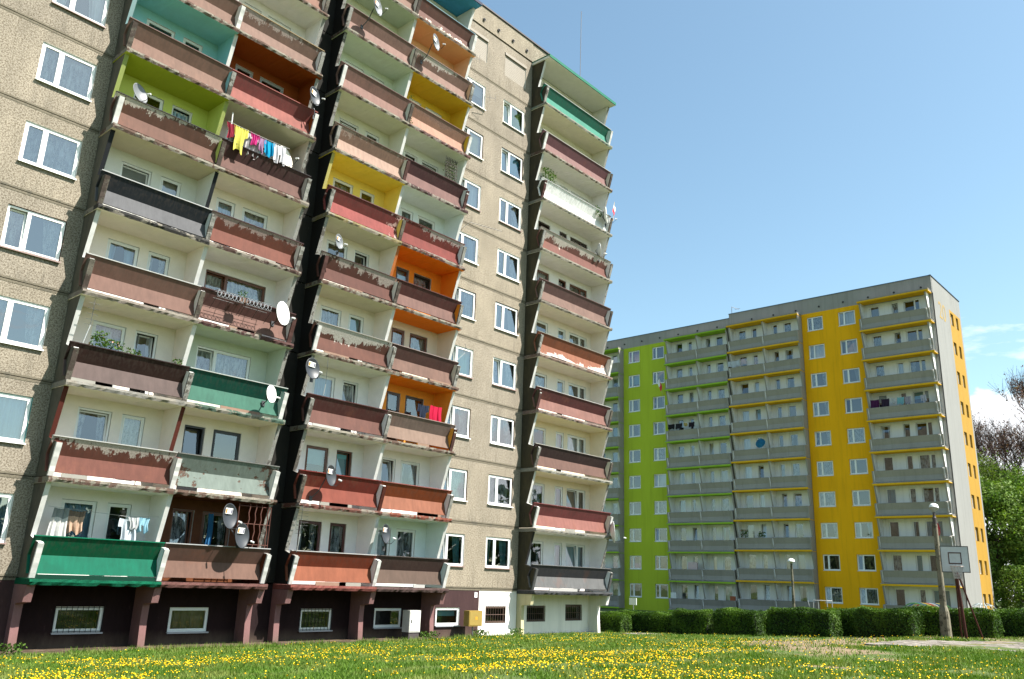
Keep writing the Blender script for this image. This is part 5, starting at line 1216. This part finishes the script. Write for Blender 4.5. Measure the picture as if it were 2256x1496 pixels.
wn = wear(x, y); ok = ~court_mask(x, y) & (g.random(len(x)) < np.clip(1.25-(wn-.38)*4.0, .12, 1)); x, y, d, wn = x[ok], y[ok], d[ok], wn[ok]; n = len(x)
zb2 = tz(y)-.01; hh = (.035+.06*g.random(n)**1.5+.03*(vnoise(x, y, .7, 4) > .6)+.05*(g.random(n) < .03)); ww = .006+.00042*d; az = g.random(n)*2*np.pi; lean = g.normal(size=(n, 2))*.035
p0 = np.stack([x-np.cos(az)*ww, y-np.sin(az)*ww, zb2], 1); p1 = np.stack([x+np.cos(az)*ww, y+np.sin(az)*ww, zb2], 1); p2 = np.stack([x+lean[:, 0], y+lean[:, 1], zb2+hh], 1)
V = np.stack([p0, p1, p2], 1).reshape(-1, 3)
# taller tufts at the edge of the gravel and along the white plinth
nt_ = 5200; tx = np.concatenate([g.uniform(-3, 16.5, nt_), g.uniform(16.5, 28, nt_//2)]); ty = np.concatenate([-1.55-.35*g.random(nt_)-.25*vnoise(tx[:nt_], tx[:nt_]*0, .8, 6), -.85-.25*g.random(nt_//2)**2]); ty[tx > 21.4] -= .55
keep = vnoise(tx, ty, .6, 8) > .4; tx, ty = tx[keep], ty[keep]; k_ = len(tx); hz = tz(ty)-.01; th_ = .08+.16*g.random(k_)**2; a_ = g.random(k_)*6.28; wd = .016; le = g.normal(size=(k_, 2))*.06
V2 = np.stack([np.stack([tx-np.cos(a_)*wd, ty-np.sin(a_)*wd, hz], 1), np.stack([tx+np.cos(a_)*wd, ty+np.sin(a_)*wd, hz], 1), np.stack([tx+le[:, 0], ty+le[:, 1], hz+th_], 1)], 1).reshape(-1, 3)
V = np.concatenate([V, V2]); n = len(V)//3
gme = npmesh('grass', V, np.arange(3*n).reshape(-1, 3), leafm((.08, .18, .022), (.19, .31, .042), (.27, .32, .08)))
structure(ob('grass', gme), 'stuff')['label'] = 'short rough spring grass'
# dandelions
x, y, d = scatter(60000, pw=.85)
f = .55*vnoise(x, y, 3.0, 11)+.45*vnoise(x, y, .9, 12); azr = np.degrees(np.arctan2(x-CAM.x, y-CAM.y))-math.degrees(YAW)
dens = np.clip((f-.42)*4.2, .03, 1)*np.interp(azr, [-38, -10, 8, 16, 22, 38], [.8, .8, .85, .55, .20, .12])*np.interp(d, [13, 24, 30, 46], [1, .9, .55, .35])
ok = (g.random(len(x)) < dens*.66) & ~court_mask(x, y) & (x < 31); x, y, d = x[ok], y[ok], d[ok]; n = len(x)
R_ = .010+.010*g.random(n)+.00011*d; zc = tz(y)+.05+.06*g.random(n); tilt = g.normal(size=(n, 2))*.25; tilt[:, 0] -= .15; tilt[:, 1] -= .25
ring = []; N6 = 7
for k in range(N6):
    t = 2*np.pi*k/N6; dx, dy = R_*np.cos(t), R_*np.sin(t); ring.append(np.stack([x+dx, y+dy, zc-.006-(tilt[:, 0]*-dx+tilt[:, 1]*-dy)], 1))
V = np.stack([np.stack([x, y, zc+.010], 1)]+ring, 1).reshape(-1, 3)
base = np.arange(n)[:, None, None]*(N6+1); tri = np.array([(0, 1+k, 1+(k+1) % N6) for k in range(N6)])[None]; F = (base+tri).reshape(-1, 3)
ym = MB_('dandelion_yellow'); gi = ym.N.new('ShaderNodeNewGeometry'); ym.col(ym.mix(gi.outputs['Random Per Island'], (.78, .42, .0), (.85, .62, .02))); ym.rough(.6)
o = structure(ob('dandelions', npmesh('dandelions', V, F, ym.m)), 'stuff'); o['label'] = 'countless yellow dandelion heads in the lawn'
# weeds at the wall foot
for wx, wy, lb in ((15.2, -.9, 'tuft of weeds at the foot of the support pier'), (18.3, -.7, 'weeds round the post of the yellow gas box'), (20.9, -.5, 'weeds at the foot of the white plinth'), (-.3, -1.2, 'weeds at the corner of the left maroon plinth')):
    root = empty('weed_clump', (wx, wy, terr(wy))); thing(root, lb, 'weeds'); ob('foliage', foliage('foliage', [(-.4, .4, -.2, .2, 0, .3)], 160, .09, LF, int(wx*3+9)), root)
